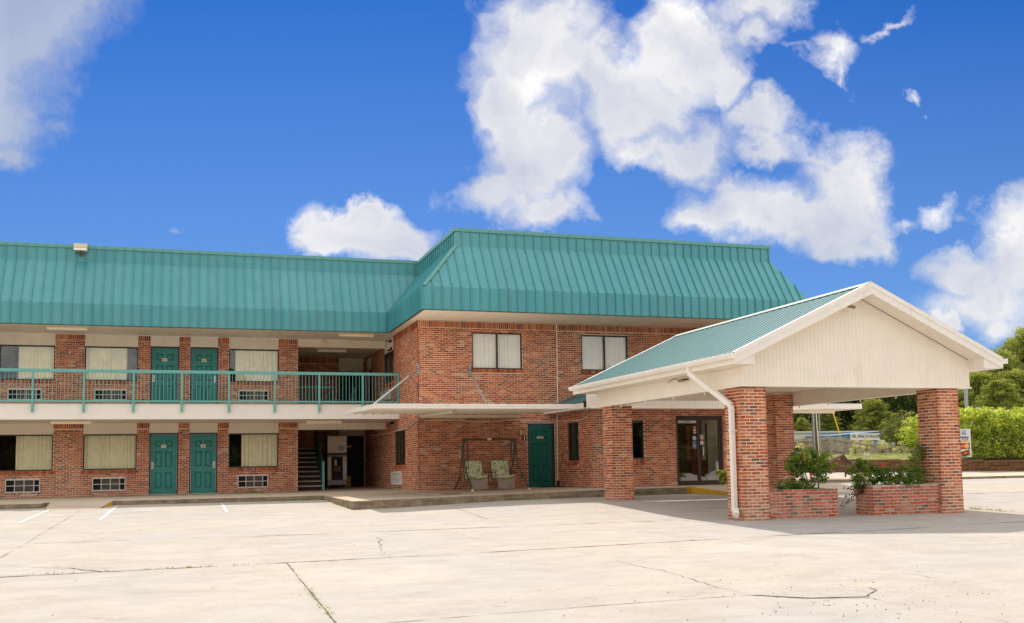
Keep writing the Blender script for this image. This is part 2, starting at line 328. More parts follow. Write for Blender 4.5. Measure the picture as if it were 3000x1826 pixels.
# ------------------------------------------------------------------ mesh builder
class MB:
    def __init__(s): s.v = []; s.f = []; s.t = []
    def quad(s, a, b, c, d, tone=.5):
        i = len(s.v); s.v += [a, b, c, d]; s.f.append((i, i+1, i+2, i+3)); s.t.append(tone)
    def poly(s, pts, tone=.5):
        i = len(s.v); s.v += list(pts); s.f.append(tuple(range(i, i+len(pts)))); s.t.append(tone)
    def box(s, x0, x1, y0, y1, z0, z1, tone=.5):
        i = len(s.v)
        if x0 > x1: x0, x1 = x1, x0
        if y0 > y1: y0, y1 = y1, y0
        if z0 > z1: z0, z1 = z1, z0
        s.v += [(x0, y0, z0), (x1, y0, z0), (x1, y1, z0), (x0, y1, z0), (x0, y0, z1), (x1, y0, z1), (x1, y1, z1), (x0, y1, z1)]
        for q in ((0, 3, 2, 1), (4, 5, 6, 7), (0, 1, 5, 4), (1, 2, 6, 5), (2, 3, 7, 6), (3, 0, 4, 7)):
            s.f.append(tuple(i+k for k in q)); s.t.append(tone)
        return s
    def extrude(s, pts, vec, tone=.5):         # closed planar outline swept along a vector
        i = len(s.v); n = len(pts); vec = Vector(vec)
        s.v += [tuple(p) for p in pts] + [tuple(Vector(p)+vec) for p in pts]
        s.f.append(tuple(range(i, i+n))[::-1]); s.f.append(tuple(range(i+n, i+2*n))); s.t += [tone, tone]
        for k in range(n):
            a, b = i+k, i+(k+1) % n
            s.f.append((a, b, b+n, a+n)); s.t.append(tone)
        return s
    def tube(s, pts, r, n=8, tone=.5, r2=None, caps=True):
        pts = [Vector(p) for p in pts]; i = len(s.v); m = len(pts)
        for k, p in enumerate(pts):
            d = (pts[min(k+1, m-1)]-pts[max(k-1, 0)]).normalized()
            a = d.orthogonal().normalized() if abs(d.z) > .9 else d.cross(Vector((0, 0, 1))).normalized()
            b = d.cross(a); rr = r if r2 is None else r+(r2-r)*k/max(1, m-1)
            for j in range(n):
                q = 2*pi*(j+.5)/n; s.v.append(tuple(p+a*rr*cos(q)+b*rr*sin(q)))
        for k in range(m-1):
            for j in range(n):
                a = i+k*n+j; b = i+k*n+(j+1) % n
                s.f.append((a, b, b+n, a+n)); s.t.append(tone)
        if caps:
            s.f.append(tuple(i+j for j in range(n))[::-1]); s.f.append(tuple(i+(m-1)*n+j for j in range(n))); s.t += [tone, tone]
        return s
    def ell(s, c, r, nu=10, nv=6, tone=.5):
        i = len(s.v)
        for a in range(nv+1):
            th = pi*a/nv
            for b in range(nu):
                ph = 2*pi*b/nu; s.v.append((c[0]+r[0]*sin(th)*cos(ph), c[1]+r[1]*sin(th)*sin(ph), c[2]+r[2]*cos(th)))
        for a in range(nv):
            for b in range(nu):
                p = i+a*nu+b; q = i+a*nu+(b+1) % nu; s.f.append((p, p+nu, q+nu, q)); s.t.append(tone)
        return s
    def mesh(s, name, m=None, smooth=False):
        me = bpy.data.meshes.new(name); me.from_pydata(s.v, [], s.f)
        at_ = me.attributes.new('tone', 'FLOAT', 'FACE'); at_.data.foreach_set('value', s.t)
        if m: me.materials.append(m)
        if smooth: me.polygons.foreach_set('use_smooth', [True]*len(me.polygons))
        me.update(); return me
    def build(s, name, m, parent=None, smooth=False, **props):
        o = bpy.data.objects.new(name, s.mesh(name, m, smooth)); COL.objects.link(o)
        if parent is not None:
            o.parent = parent
            if parent.type == 'EMPTY': o.location = -parent.location
        for k, v in props.items(): o[k] = v
        return o

def thing(name, label, cat, loc, group=None):
    o = bpy.data.objects.new(name, None); COL.objects.link(o); o.location = loc; o.empty_display_size = .2
    o['label'] = label; o['category'] = cat
    if group: o['group'] = group
    return o
def tag(o, label, cat, group=None):
    o['label'] = label; o['category'] = cat
    if group: o['group'] = group
    return o
def inst(mesh, name, loc, parent=None, rot=(0, 0, 0), scale=(1, 1, 1)):
    o = bpy.data.objects.new(name, mesh); COL.objects.link(o)
    l = Vector(loc)
    if parent is not None:
        o.parent = parent
        if parent.type == 'EMPTY': l = l-parent.location
    o.location = l; o.rotation_euler = rot; o.scale = scale
    return o
def struct(o): o['kind'] = 'structure'; return o
def copy_tree(o, delta=None, parent=None):
    c = o.copy(); COL.objects.link(c)
    if parent is not None: c.parent = parent
    if delta is not None: c.location = o.location+Vector(delta)
    for ch in o.children: copy_tree(ch, None, c)
    return c
def text(name, s, size, loc, m, parent=None, rotx=pi/2, rotz=0, ext=.003, align='CENTER', shear=0, sx=1.0):
    cu = bpy.data.curves.new(name, 'FONT'); cu.body = s; cu.size = size; cu.align_x = align; cu.align_y = 'CENTER'; cu.extrude = ext; cu.shear = shear
    cu.resolution_u = 2
    tmp = bpy.data.objects.new(name+'_tmp', cu); COL.objects.link(tmp)
    dg = bpy.context.evaluated_depsgraph_get()
    me = bpy.data.meshes.new_from_object(tmp.evaluated_get(dg)); bpy.data.objects.remove(tmp)
    me.materials.clear(); me.materials.append(m)
    return inst(me, name, loc, parent, (rotx, 0, rotz), (sx, 1, 1))

def ss(x, a, b):
    t = min(1, max(0, (x-a)/(b-a))); return t*t*(3-2*t)
def gz(x, y):
    yy = min(max(y, 4), 30); z = .018*(yy-18.1)
    z += .10*ss(x, 4, 9)*ss(y, 19, 24.5)*(1-ss(y, 30, 45)) - .03*ss(y, 30, 45) + .28*ss(y, 42, 52)
    return z

# ------------------------------------------------------------------ brick walls
CH, BH, BL, BJ = .0677, .0505, .1860, .2032
PRO = .007
POOL = {}
def tone_pick(rr):
    q = rr.random()
    if q < .055: return rr.uniform(.01, .12)
    if q < .92: return rr.uniform(.13, .80)
    return rr.uniform(.80, 1)
def pool_mesh(k, m):
    key = (k, m.name)
    if key not in POOL:
        rr = random.Random(k*31+5); b = MB(); j = lambda a: rr.uniform(-a, a)
        tone = tone_pick(rr)
        x0, x1, z0, z1 = -.5, .5, -.5, .5
        # front face slightly uneven, chamfered edges
        fr = [(x0+.02, -PRO+j(.0015), z0+.07+j(.04)), (x1-.02, -PRO+j(.0015), z0+.07+j(.04)), (x1-.02, -PRO+j(.0015), z1-.07+j(.04)), (x0+.02, -PRO+j(.0015), z1-.07+j(.04))]
        bk = [(x0, .02, z0), (x1, .02, z0), (x1, .02, z1), (x0, .02, z1)]
        b.poly(fr, tone)
        for a in range(4):
            c = (a+1) % 4; b.poly([bk[a], bk[c], fr[c], fr[a]], tone)
        POOL[key] = b.mesh('brick', m)
    return POOL[key]

def wall_bricks(o, sdir, s0, s1, z0, z1, openings=(), soldier=None, seed=1, rowlocks=()):
    """bricks of a flat wall: list of (centre, length, height, vertical?)"""
    out = []; ncourse = int((z1-z0)/CH+.3); rr = random.Random(seed)
    top = z1
    if soldier: top = z1-soldier
    k = 0; z = z0
    while z+CH*.6 < top:
        h = min(CH, top-z)
        solid = [(s0, s1)]
        for (a, b, c, d) in list(openings)+list(rowlocks):
            if z+CH*.5 > c and z+CH*.5 < d:
                ns = []
                for (p, q) in solid:
                    if b <= p or a >= q: ns.append((p, q)); continue
                    if a > p: ns.append((p, a))
                    if b < q: ns.append((b, q))
                solid = ns
        off = (k % 2)*BJ/2
        for (p, q) in solid:
            n0 = math.floor((p-s0-off)/BJ)
            s = s0+off+n0*BJ
            while s < q:
                a = max(p, s)+(0 if s < p else 0); b = min(q, s+BL)
                if s < p: a = p
                if b-a > .03: out.append(((a+b)/2, z+h/2, b-a, min(BH, h-.015), 0))
                s += BJ
        z += CH; k += 1
    if soldier:
        solid = [(s0, s1)]
        for (a, b, c, d) in openings:
            if top+.1 > c and top+.1 < d:
                ns = []
                for (p, q) in solid:
                    if b <= p or a >= q: ns.append((p, q)); continue
                    if a > p: ns.append((p, a))
                    if b < q: ns.append((b, q))
                solid = ns
        for (p, q) in solid:
            n = max(1, round((q-p)/.068)); w = (q-p)/n
            for i in range(n): out.append((p+(i+.5)*w, top+soldier/2, w-.011, soldier-.012, 1))
    for (a, b, c, d) in rowlocks:
        n = max(1, round((b-a)/.068)); w = (b-a)/n
        for i in range(n): out.append((a+(i+.5)*w, (c+d)/2, w-.010, d-c-.008, 2))
    return [(c[0], c[1], c[2], c[3], c[4], o, sdir) for c in out]

BRICKQ = []     # (thing key, wall object, material, list)
def backing(openings, s0, s1, z0, z1):
    xs = sorted({s0, s1} | {min(max(v, s0), s1) for a in openings for v in a[:2]}); zs = sorted({z0, z1} | {min(max(v, z0), z1) for a in openings for v in a[2:]})
    r = []
    for i in range(len(xs)-1):
        for j in range(len(zs)-1):
            cx, cz = (xs[i]+xs[i+1])/2, (zs[j]+zs[j+1])/2
            if xs[i+1]-xs[i] < 1e-6 or zs[j+1]-zs[j] < 1e-6: continue
            if any(a < cx < b and c < cz < d for a, b, c, d in openings): continue
            r.append((xs[i], xs[i+1], zs[j], zs[j+1]))
    # merge vertically
    r.sort(); m = []
    for q in r:
        if m and m[-1][0] == q[0] and m[-1][1] == q[1] and abs(m[-1][3]-q[2]) < 1e-6: m[-1] = (q[0], q[1], m[-1][2], q[3])
        else: m.append(q)
    return m
def brick_wall(key, parent, face, pos, s0, s1, z0, z1, openings=(), soldier=None, seed=1, rowlocks=(), thick=.2, name='wall', bm=None, mm=None, do_back=True):
    """face: '-y' (front at y=pos, along x) or '-x' (front at x=pos, along y) or '+x'"""
    if do_back:
        mb = MB()
        for (a, b, c, d) in backing(openings, s0, s1, z0, z1):
            if face == '-y': mb.box(a, b, pos, pos+thick, c, d)
            elif face == '-x': mb.box(pos, pos+thick, a, b, c, d)
            else: mb.box(pos-thick, pos, a, b, c, d)
        w = mb.build(name, mm or MORTAR, parent)
    else: w = parent
    BRICKQ.append((key, w, bm or BR, face, pos, wall_bricks(0, 0, s0, s1, z0, z1, openings, soldier, seed, rowlocks), seed))
    return w
def brick_pos(face, pos, s, z, proud=0.0):
    if face == '-y': return (s, pos-proud, z), 0
    if face == '-x': return (pos-proud, s, z), -pi/2
    return (pos+proud, s, z), pi/2
def flush_bricks(limits):
    items = {}
    for (key, w, m, face, pos, lst, seed) in BRICKQ:
        rr = random.Random(seed*7+1)
        for (s, z, L, H, kind, _, _) in lst:
            p, rot = brick_pos(face, pos, s, z, .022 if kind == 2 else 0)
            # face-on size towards the camera, frame limit
            d = np.array(p)-EYE; wv = d@fw; u = CX+F_*(d@rt)/wv; v = CY-F_*(d@up)/wv
            cosf = abs(d[1] if face == '-y' else d[0])/np.linalg.norm(d)
            vis = 1 if (0 < u < 3000 and 0 < v < 1826 and face != '+x') else 0
            size = L*H*cosf/wv**2*vis
            hid = HIDDEN(key, p)
            items.setdefault(key, []).append((size*(0 if hid else 1), w, m, face, p, rot, L, H, kind, rr.random(), rr))
    for key, lst in items.items():
        lst.sort(key=lambda q: -q[0]); n = limits.get(key, 300)
        rest = {}
        for i, (size, w, m, face, p, rot, L, H, kind, rv, rr) in enumerate(lst):
            jx, jz = rr.uniform(-.0025, .0025), rr.uniform(-.002, .002)
            if i < n and size > 0:
                me = pool_mesh(int(rv*40), m)
                inst(me, 'brick', (p[0], p[1], p[2]+jz), w, (0, 0, rot), (L, 1, H))
            else:
                b = rest.setdefault((w.name, m.name), (w, m, MB()))[2]; tone = tone_pick(rr)
                l, h = L/2, H/2; c = PRO+(.022 if kind == 2 else 0)*0; x, y, z = p; dd = rr.uniform(-.0015, .0015); c += dd; z += jz
                i0 = len(b.v)
                if face == '-y': q = [(x-l, y-c, z-h), (x+l, y-c, z-h), (x+l, y-c, z+h), (x-l, y-c, z+h)]; back = [(a, y+.02, cz) for a, _, cz in q]
                elif face == '-x': q = [(x-c, y+l, z-h), (x-c, y-l, z-h), (x-c, y-l, z+h), (x-c, y+l, z+h)]; back = [(x+.02, a, cz) for _, a, cz in q]
                else: q = [(x+c, y-l, z-h), (x+c, y+l, z-h), (x+c, y+l, z+h), (x+c, y-l, z+h)]; back = [(x-.02, a, cz) for _, a, cz in q]
                b.v += q+back
                for fc in ((0, 1, 2, 3), (4, 5, 1, 0), (5, 6, 2, 1), (6, 7, 3, 2), (7, 4, 0, 3)):
                    b.f.append(tuple(i0+k for k in fc)); b.t.append(tone)
        for (w, m, b) in rest.values(): b.build('brick', m, w, kind='stuff')
def HIDDEN(key, p):
    return False

# ------------------------------------------------------------------ GROUND
def sheet(name, xs, ys, zf, m):
    mb = MB(); vs = [(x, y, zf(x, y)) for y in ys for x in xs]; mb.v = vs; nx = len(xs)
    for j in range(len(ys)-1):
        for i in range(nx-1): mb.f.append((j*nx+i, j*nx+i+1, (j+1)*nx+i+1, (j+1)*nx+i)); mb.t.append(.5)
    return struct(mb.build(name, m, smooth=True))
xs = [-500, -200, -80, -40, -25]+[-16+1.0*i for i in range(66)]+[55, 65, 90, 200, 600]
ys = [-300, -100, -40, -20, -10, -4, 0]+[2+1.0*i for i in range(56)]+[62, 75, 120, 300, 900]
sheet('parking_lot', xs, ys, gz, LOT)

def ribbon(pts, w, dz, jit=.0, seg=.12, name='pavement_joint', m=CRACK, seed=0, thin=False):
    rr = random.Random(seed); P = []
    for a, b in zip(pts[:-1], pts[1:]):
        n = max(1, int(math.hypot(b[0]-a[0], b[1]-a[1])/seg))
        for i in range(n):
            k = i/n; P.append((a[0]+(b[0]-a[0])*k, a[1]+(b[1]-a[1])*k))
    P.append(pts[-1]); mb = MB(); prev = None; off = 0
    for i, p in enumerate(P):
        q = P[min(i+1, len(P)-1)]; o = P[max(i-1, 0)]
        dx, dy = q[0]-o[0], q[1]-o[1]; L = math.hypot(dx, dy) or 1; nx, ny = -dy/L, dx/L
        off = off*.75+rr.uniform(-jit, jit); ww = w*rr.uniform(.35, 1.0)*min(1, max(.12, .62+1.5*noise.noise(Vector((p[0]*.9, p[1]*.9, seed*3.3)))+.9*noise.noise(Vector((p[0]*4, p[1]*4, seed)))))*(min(1, (len(P)-i)/8) if thin else 1)
        c = (p[0]+nx*off, p[1]+ny*off)
        A = (c[0]+nx*ww/2, c[1]+ny*ww/2); B = (c[0]-nx*ww/2, c[1]-ny*ww/2)
        A = (*A, gz(*A)+dz); B = (*B, gz(*B)+dz)
        if prev: mb.quad(prev[1], B, A, prev[0])
        prev = (A, B)
    return struct(mb.build(name, m))
for i, (p, w) in enumerate([([(-14, 18.9), (-3.05, 18.85), (-.31, 18.72), (2.64, 18.6), (5.9, 18.75), (9.5, 18.8)], .05), ([(-14, 13.9), (-2.24, 13.99), (1.27, 14.17), (4.59, 14.41), (6.96, 14.68), (9.54, 14.96), (11.87, 15.16), (17.5, 15.9), (30, 17.2)], .06),
                            ([(1.27, 14.17), (1.25, 9.25), (1.2, 3)], .03), ([(-2.72, 28.3), (-2.65, 19.0), (-2.66, 14), (-2.7, 4)], .02), ([(6.42, 26.3), (5.93, 18.75)], .02),
                            ([(-8, 9.0), (1.7, 9.0), (2.89, 9.12), (4.36, 9.24), (5.5, 9.27)], .020), ([(16.9, 19.4), (17.3, 17.0), (17.4, 14)], .05), ([(17, 23), (30, 23.5)], .08), ([(17, 33), (50, 36)], .06), ([(9.7, 18.8), (9.75, 15.0)], .012), ([(10.9, 21.5), (15.6, 21.5)], .04)]):
    ribbon(p, w, .004, jit=.004, seed=i)
for i, (p, w) in enumerate([([(-8, 15.6), (-2.45, 15.26), (-1.54, 14.75), (-1.07, 14.1)], .04), ([(3.14, 17.5), (2.88, 16.01), (2.71, 15.22), (2.7, 14.23)], .022), ([(5.43, 13.78), (5.6, 11.18), (5.5, 9.27)], .013),
                            ([(8.29, 14.65), (8.15, 11.69), (8.15, 9.56)], .012), ([(5.5, 9.27), (5.9, 8.83), (6.52, 8.69), (6.73, 7.2), (6.8, 5)], .017), ([(5.76, 9.23), (6.3, 9.3), (6.97, 9.29)], .014), ([(6.97, 9.29), (6.9, 9.05), (6.72, 8.9), (6.56, 8.68)], .02)]):
    ribbon(p, w, .005, jit=.03, seg=.07, name='pavement_crack', seed=50+i)
# worn patch in the concrete
mb = MB(); pp = [(5.5, 9.27), (5.76, 9.23), (6.3, 9.27), (6.93, 9.26), (6.9, 9.05), (6.72, 8.9), (6.52, 8.72), (5.95, 8.86)]
mb.poly([(x, y, gz(x, y)+.008) for x, y in pp[::-1]]); struct(mb.build('pavement_patch', mat('patch_concrete', (.36, .335, .31), .95, noise_amt=.12, nscale=9)))
# gravel crumbs
mb = MB()
for i in range(200):
    if i < 150: x, y = 6.0+R.gauss(0, .9), 8.6+R.gauss(0, .7)
    else: x, y = R.uniform(-3, 9), R.uniform(8, 18)
    r = R.uniform(.003, .010); z = gz(x, y)+.004
    mb.poly([(x-r, y-r*.8, z), (x+r, y-r, z), (x+r*.2, y, z+r*1.2)]); mb.poly([(x+r, y-r, z), (x, y+r, z), (x+r*.2, y, z+r*1.2)]); mb.poly([(x, y+r, z), (x-r, y-r*.8, z), (x+r*.2, y, z+r*1.2)])
mb.build('gravel', mat('gravel_grey', (.20, .17, .14), 1, noise_amt=.3), kind='stuff')
# painted bay lines
for i, (a, b, w) in enumerate([((-3.54, 24.15), (-3.56, 30.3), .08), ((-1.92, 24.45), (-1.95, 30.9), .08), ((.88, 26.0), (.87, 30.9), .08), ((-6.9, 24.0), (-6.9, 30.2), .10)]):
    mb = MB()
    n = 12
    for k in range(n):
        y0, y1 = a[1]+(b[1]-a[1])*k/n, a[1]+(b[1]-a[1])*(k+1)/n; x0 = a[0]+(b[0]-a[0])*k/n
        mb.quad((x0-w/2, y0, gz(x0, y0)+.006), (x0+w/2, y0, gz(x0, y0)+.006), (x0+w/2, y1, gz(x0, y1)+.006), (x0-w/2, y1, gz(x0, y1)+.006))
    struct(mb.build('bay_line', PAINTW))
mb = MB(); mb.quad((-1.5, 27.35, gz(0, 27.35)+.006), (-.6, 27.5, gz(0, 27.5)+.006), (-.6, 27.7, gz(0, 27.7)+.006), (-1.4, 27.6, gz(0, 27.6)+.006)); struct(mb.build('painted_mark', PAINTW))

# walkway
def wz(x): return .34+.11*ss(x, 2, 13)
def wfront(x):
    if x < -3.9: return 30.35
    if x < 3.9: return 31.2
    return 25.48+.134*(x-3.9)
def walkway():
    mb = MB(); kb = MB()
    xsw = [-16, -12, -8, -3.9, -3.899, -2.3, -1, 0, 1, 2, 3, 3.899, 3.9, 4.5, 5.5, 6.5, 7.5, 8.5, 9.5, 10.5, 11.5, 12.5, 13.3, 14.15]
    for a, b in zip(xsw[:-1], xsw[1:]):
        if b-a < .01: continue
        ya, yb = wfront(a+.0001), wfront(b-.0001); back = 42.3
        mb.quad((a, ya, wz(a)), (b, yb, wz(b)), (b, back, wz(b)), (a, back, wz(a)))
        kb.quad((a, ya, gz(a, ya)-.1), (b, yb, gz(b, yb)-.1), (b, yb, wz(b)-.004), (a, ya, wz(a)-.004))
        kb.quad((a, ya, wz(a)-.004), (b, yb, wz(b)-.004), (b, yb+.015, wz(b)), (a, ya+.015, wz(a)))
    kb.quad((3.9, 31.2, 0), (3.9, 25.48, -.1), (3.9, 25.48, wz(3.9)), (3.9, 31.2, wz(3.9)))
    kb.quad((-3.9, 31.2, 0), (-3.9, 30.35, 0), (-3.9, 30.35, .34), (-3.9, 31.2, .34))
    # right of the flared ramp
    yb = wfront(14.15)
    mb.quad((14.15, yb, .45), (14.75, 25.3, gz(14.7, 25.3)+.006), (19.5, 25.3, gz(19, 25.3)+.006), (19.5, 27.2, .45)); mb.quad((14.15, yb, .45), (19.5, 27.2, .45), (19.5, 30, .45), (14.15, 30, .45))
    struct(mb.build('walkway', WALK)); struct(kb.build('kerb', KERBM))
    y = MB(); y.poly([(14.15, yb-.0, .13), (14.75, 25.25, .13), (14.75, 25.25, gz(14.75, 25.3)+.06), (14.15, yb, .465)]); y.poly([(14.15, yb, .465), (14.75, 25.25, gz(14.75, 25.3)+.06), (14.86, 25.3, gz(14.75, 25.3)+.055), (14.28, yb+.04, .465)])
    y.poly([(14.02, yb-.02, .13), (14.15, yb, .13), (14.15, yb, .465), (14.02, yb-.02, .465)]); y.poly([(14.02, yb-.02, .465), (14.15, yb, .465), (14.28, yb+.04, .465), (14.1, yb+.06, .465)])
    struct(y.build('yellow_kerb', YEL))
    # low kerb ramp from the lot to the left walkway
    r = MB(); g = lambda x, y: gz(x, y)
    r.poly([(-3.75, 31.15, .345), (-3.58, 29.05, g(-3.5, 29.05)+.006), (-2.30, 29.2, g(-2.3, 29.2)+.006), (-2.12, 31.22, .345)]); r.poly([(-3.9, 31.1, .2), (-3.75, 29.2, g(-3.7, 29.2)), (-3.58, 29.05, g(-3.5, 29.05)+.006), (-3.75, 31.15, .345)])
    struct(r.build('kerb_ramp', WALK))
    r = MB(); r.poly([(-2.12, 31.2, .12), (-2.12, 31.2, .35), (-2.26, 29.9, g(-2.3, 29.9)+.05), (-2.24, 29.8, g(-2.3, 29.9)-.02)][::-1]); struct(r.build('yellow_kerb', YEL))
walkway()
# expansion joints and stain on the walk
mb = MB()
for x in (-2.1, 2.4, 6.3): mb.box(x, x+.012, wfront(x)+.01, 37.2, wz(x)+.001, wz(x)+.004)
mb.build('walk_joint', CRACK, kind='structure')
mb = MB(); n = 14; mb.poly([(7.15+.33*cos(2*pi*k/n), 28.2+.30*sin(2*pi*k/n), wz(7.15)+.006) for k in range(n)]); struct(mb.build('manhole_cover', mat('cover_rust', (.17, .12, .08), .9)))
# far raised island behind the porch
mb = MB(); mb.box(19.5, 40, 33.5, 35.2, gz(25, 34)-.1, gz(25, 34)+.10); struct(mb.build('kerb', KERBM))
mb = MB(); mb.box(19.5, 40, 33.52, 40, gz(25, 34)+.10, gz(25, 34)+.104); struct(mb.build('pavement', WALK))

# ------------------------------------------------------------------ GUEST ROOM WING
YW = 37.30; XB = 7.01; YB = 31.64; YL = 28.77; XL = 11.78
G1, G2 = .34, 3.40
wing = thing('guest_room_wing', 'long two-storey brick motel wing with teal mansard roof and green numbered doors', 'building', (-2, YW, .3))
wins = [(-11.008, -9.261), (-6.182, -4.454), (-3.512, -1.784), (1.295, 3.042)]
doors = [(-8.883, -7.929), (-7.556, -6.592), (-1.374, -.41), (-.037, .917)]
acs = [(-10.4, -9.33), (-5.90, -4.83), (-3.20, -2.13), (1.62, 2.68)]
TILE = .0
def wing_floor(z0, wb, wt, dt, zt, acz):
    op = [(a, b, wb, zt) for a, b in wins]+[(a, b, z0, zt) for a, b in doors]+[(a, b, acz[0], acz[1]) for a, b in acs]
    rows = [(a-.05, b+.05, wb-.115, wb) for a, b in wins]
    return brick_wall('wing', wing, '-y', YW, -16, 3.733, z0-.1, zt, op, .205, seed=int(z0*10), rowlocks=rows)
w1 = wing_floor(G1, 1.235, 2.47, 2.50, 2.855, (.52, .975))
w2 = wing_floor(G2, 4.315, 5.52, 5.56, 5.925, (3.64, 4.025))

def boards(parent, face, pos, s0, s1, z0, z1, pitch=.102, m=SIDING, name='board', topf=None, th=.007, skip=None):
    """vertical vee-joint boards, one object each"""
    n = max(1, round((s1-s0)/pitch)); w = (s1-s0)/n; cache = {}
    for i in range(n):
        a = s0+i*w; b = a+w; za, zb = (z1, z1) if topf is None else (topf(a), topf(b))
        g = .004
        def outline(lo, hi, ha, hb):
            return lo, hi, ha, hb
        if topf is None:
            key = (round(w, 4), round(z1-z0, 3), face)
            if key not in cache:
                mb = MB(); h = z1-z0
                P = [(0, 0), (g, -th), (w-g, -th), (w, 0)]
                for (p, q) in zip(P[:-1], P[1:]): mb.quad((p[0], p[1], 0), (q[0], q[1], 0), (q[0], q[1], h), (p[0], p[1], h))
                mb.poly([(p[0], p[1], 0) for p in P][::-1]); mb.poly([(p[0], p[1], h) for p in P])
                cache[key] = mb.mesh(name, m)
            me = cache[key]
        else:
            mb = MB(); P = [(0, 0), (g, -th), (w-g, -th), (w, 0)]
            H = lambda x: za+(zb-za)*x/w-z0
            for (p, q) in zip(P[:-1], P[1:]): mb.quad((p[0], p[1], 0), (q[0], q[1], 0), (q[0], q[1], H(q[0])), (p[0], p[1], H(p[0])))
            me = mb.mesh(name, m)
        if face == '-y': inst(me, name, (a, pos, z0), parent)
        elif face == '-x': inst(me, name, (pos, b, z0), parent, (0, 0, -pi/2))
        elif face == '+x': inst(me, name, (pos, a, z0), parent, (0, 0, pi/2))

def window(parent, face, pos, s0, s1, z0, z1, curtain=None, mull=None, gap=None, depth=.10, glass=GLASS, seed=0, fm=BRONZE, fw_=.045):
    """window > frame bars joined, pane, curtain, back"""
    def bx(mb, a, b, d0, d1, c, d):
        if face == '-y': mb.box(a, b, pos+d0, pos+d1, c, d)
        elif face == '-x': mb.box(pos+d0, pos+d1, a, b, c, d)
        else: mb.box(pos-d1, pos-d0, a, b, c, d)
    mb = MB(); bx(mb, s0, s1, .02, depth+.02, z1-fw_, z1); bx(mb, s0, s1, .0, depth+.02, z0, z0+fw_)
    bx(mb, s0, s0+fw_*.8, .02, depth+.02, z0+fw_, z1-fw_); bx(mb, s1-fw_*.8, s1, .02, depth+.02, z0+fw_, z1-fw_)
    if mull: bx(mb, mull-.028, mull+.028, .025, depth+.015, z0+fw_, z1-fw_)
    f = mb.build('window', fm, parent)
    g = MB(); a, b, c, d = s0+.03, s1-.03, z0+.03, z1-.03; q = depth*.6
    segs = [(a, mull), (mull, b)] if mull else [(a, b)]
    for i, (a_, b_) in enumerate(segs):
        g = MB(); dq = q+.012*i
        cs4 = ((a_, c), (b_, c), (b_, d), (a_, d))
        g.poly([(s_, pos+dq, z_) if face == '-y' else (pos+dq, s_, z_) if face == '-x' else (pos-dq, s_, z_) for s_, z_ in cs4]); g.build('pane', glass, f)
    if curtain is not None:
        rr = random.Random(seed); ca, cb = (a, b) if gap is None else gap
        n = int((cb-ca)/.012); cm = MB(); ph = rr.uniform(0, 6); pts = []
        x = ca; amp = .028
        for i in range(n+1):
            x = ca+(cb-ca)*i/n
            pts.append((x, .035+depth+amp*sin(x*46+ph+1.6*sin(x*7+ph))*(.5+.5*sin(x*9+ph))))
        for (p, r_) in zip(pts[:-1], pts[1:]):
            if face == '-y': cm.quad((p[0], pos+p[1], c), (r_[0], pos+r_[1], c), (r_[0], pos+r_[1], d), (p[0], pos+p[1], d))
            elif face == '-x': cm.quad((pos+p[1], p[0], c), (pos+r_[1], r_[0], c), (pos+r_[1], r_[0], d), (pos+p[1], p[0], d))
            else: cm.quad((pos-p[1], p[0], c), (pos-r_[1], r_[0], c), (pos-r_[1], r_[0], d), (pos-p[1], p[0], d))
        cm.build('curtain', curtain, f, smooth=True)
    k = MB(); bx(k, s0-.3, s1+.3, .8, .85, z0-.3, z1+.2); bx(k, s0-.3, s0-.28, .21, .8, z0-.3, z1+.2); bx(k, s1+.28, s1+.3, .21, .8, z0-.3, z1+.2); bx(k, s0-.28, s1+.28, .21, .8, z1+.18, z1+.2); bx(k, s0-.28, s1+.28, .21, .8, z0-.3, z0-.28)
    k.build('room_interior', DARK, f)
    return f
def lintel(parent, a, b, c, d, face='-y', pos=YW):
    mb = MB()
    if face == '-y': mb.box(a, b, pos+.02, pos+.12, c, d)
    else: mb.box(pos+.02, pos+.12, a, b, c, d)
    p = mb.build('siding_panel', SIDING, parent)
    boards(p, face, pos+.02, a, b, c, d)
    t = MB()
    if face == '-y': t.box(a, b, pos-.012, pos+.02, c-.001, c+.018)
    else: t.box(pos-.012, pos+.02, a, b, c-.001, c+.018)
    t.build('trim', SIDING, p)
# windows: (floor, index) -> dark gap in the curtain
gaps = {(1, 0): None, (1, 1): (-5.62, -4.48), (1, 2): None, (1, 3): (1.75, 3.01), (2, 0): (-10.6, -9.3), (2, 1): (-5.60, -4.48), (2, 2): (-3.48, -2.15), (2, 3): (1.52, 3.01)}
for i, (a, b) in enumerate(wins):
    for fl, (c, d, t) in ((1, (1.235, 2.47, 2.855)), (2, (4.315, 5.52, 5.925))):
        window(wing, '-y', YW, a, b, c, d, CURT, gap=gaps[(fl, i)], seed=i*3+fl)
        lintel(wing, a, b, d, t)

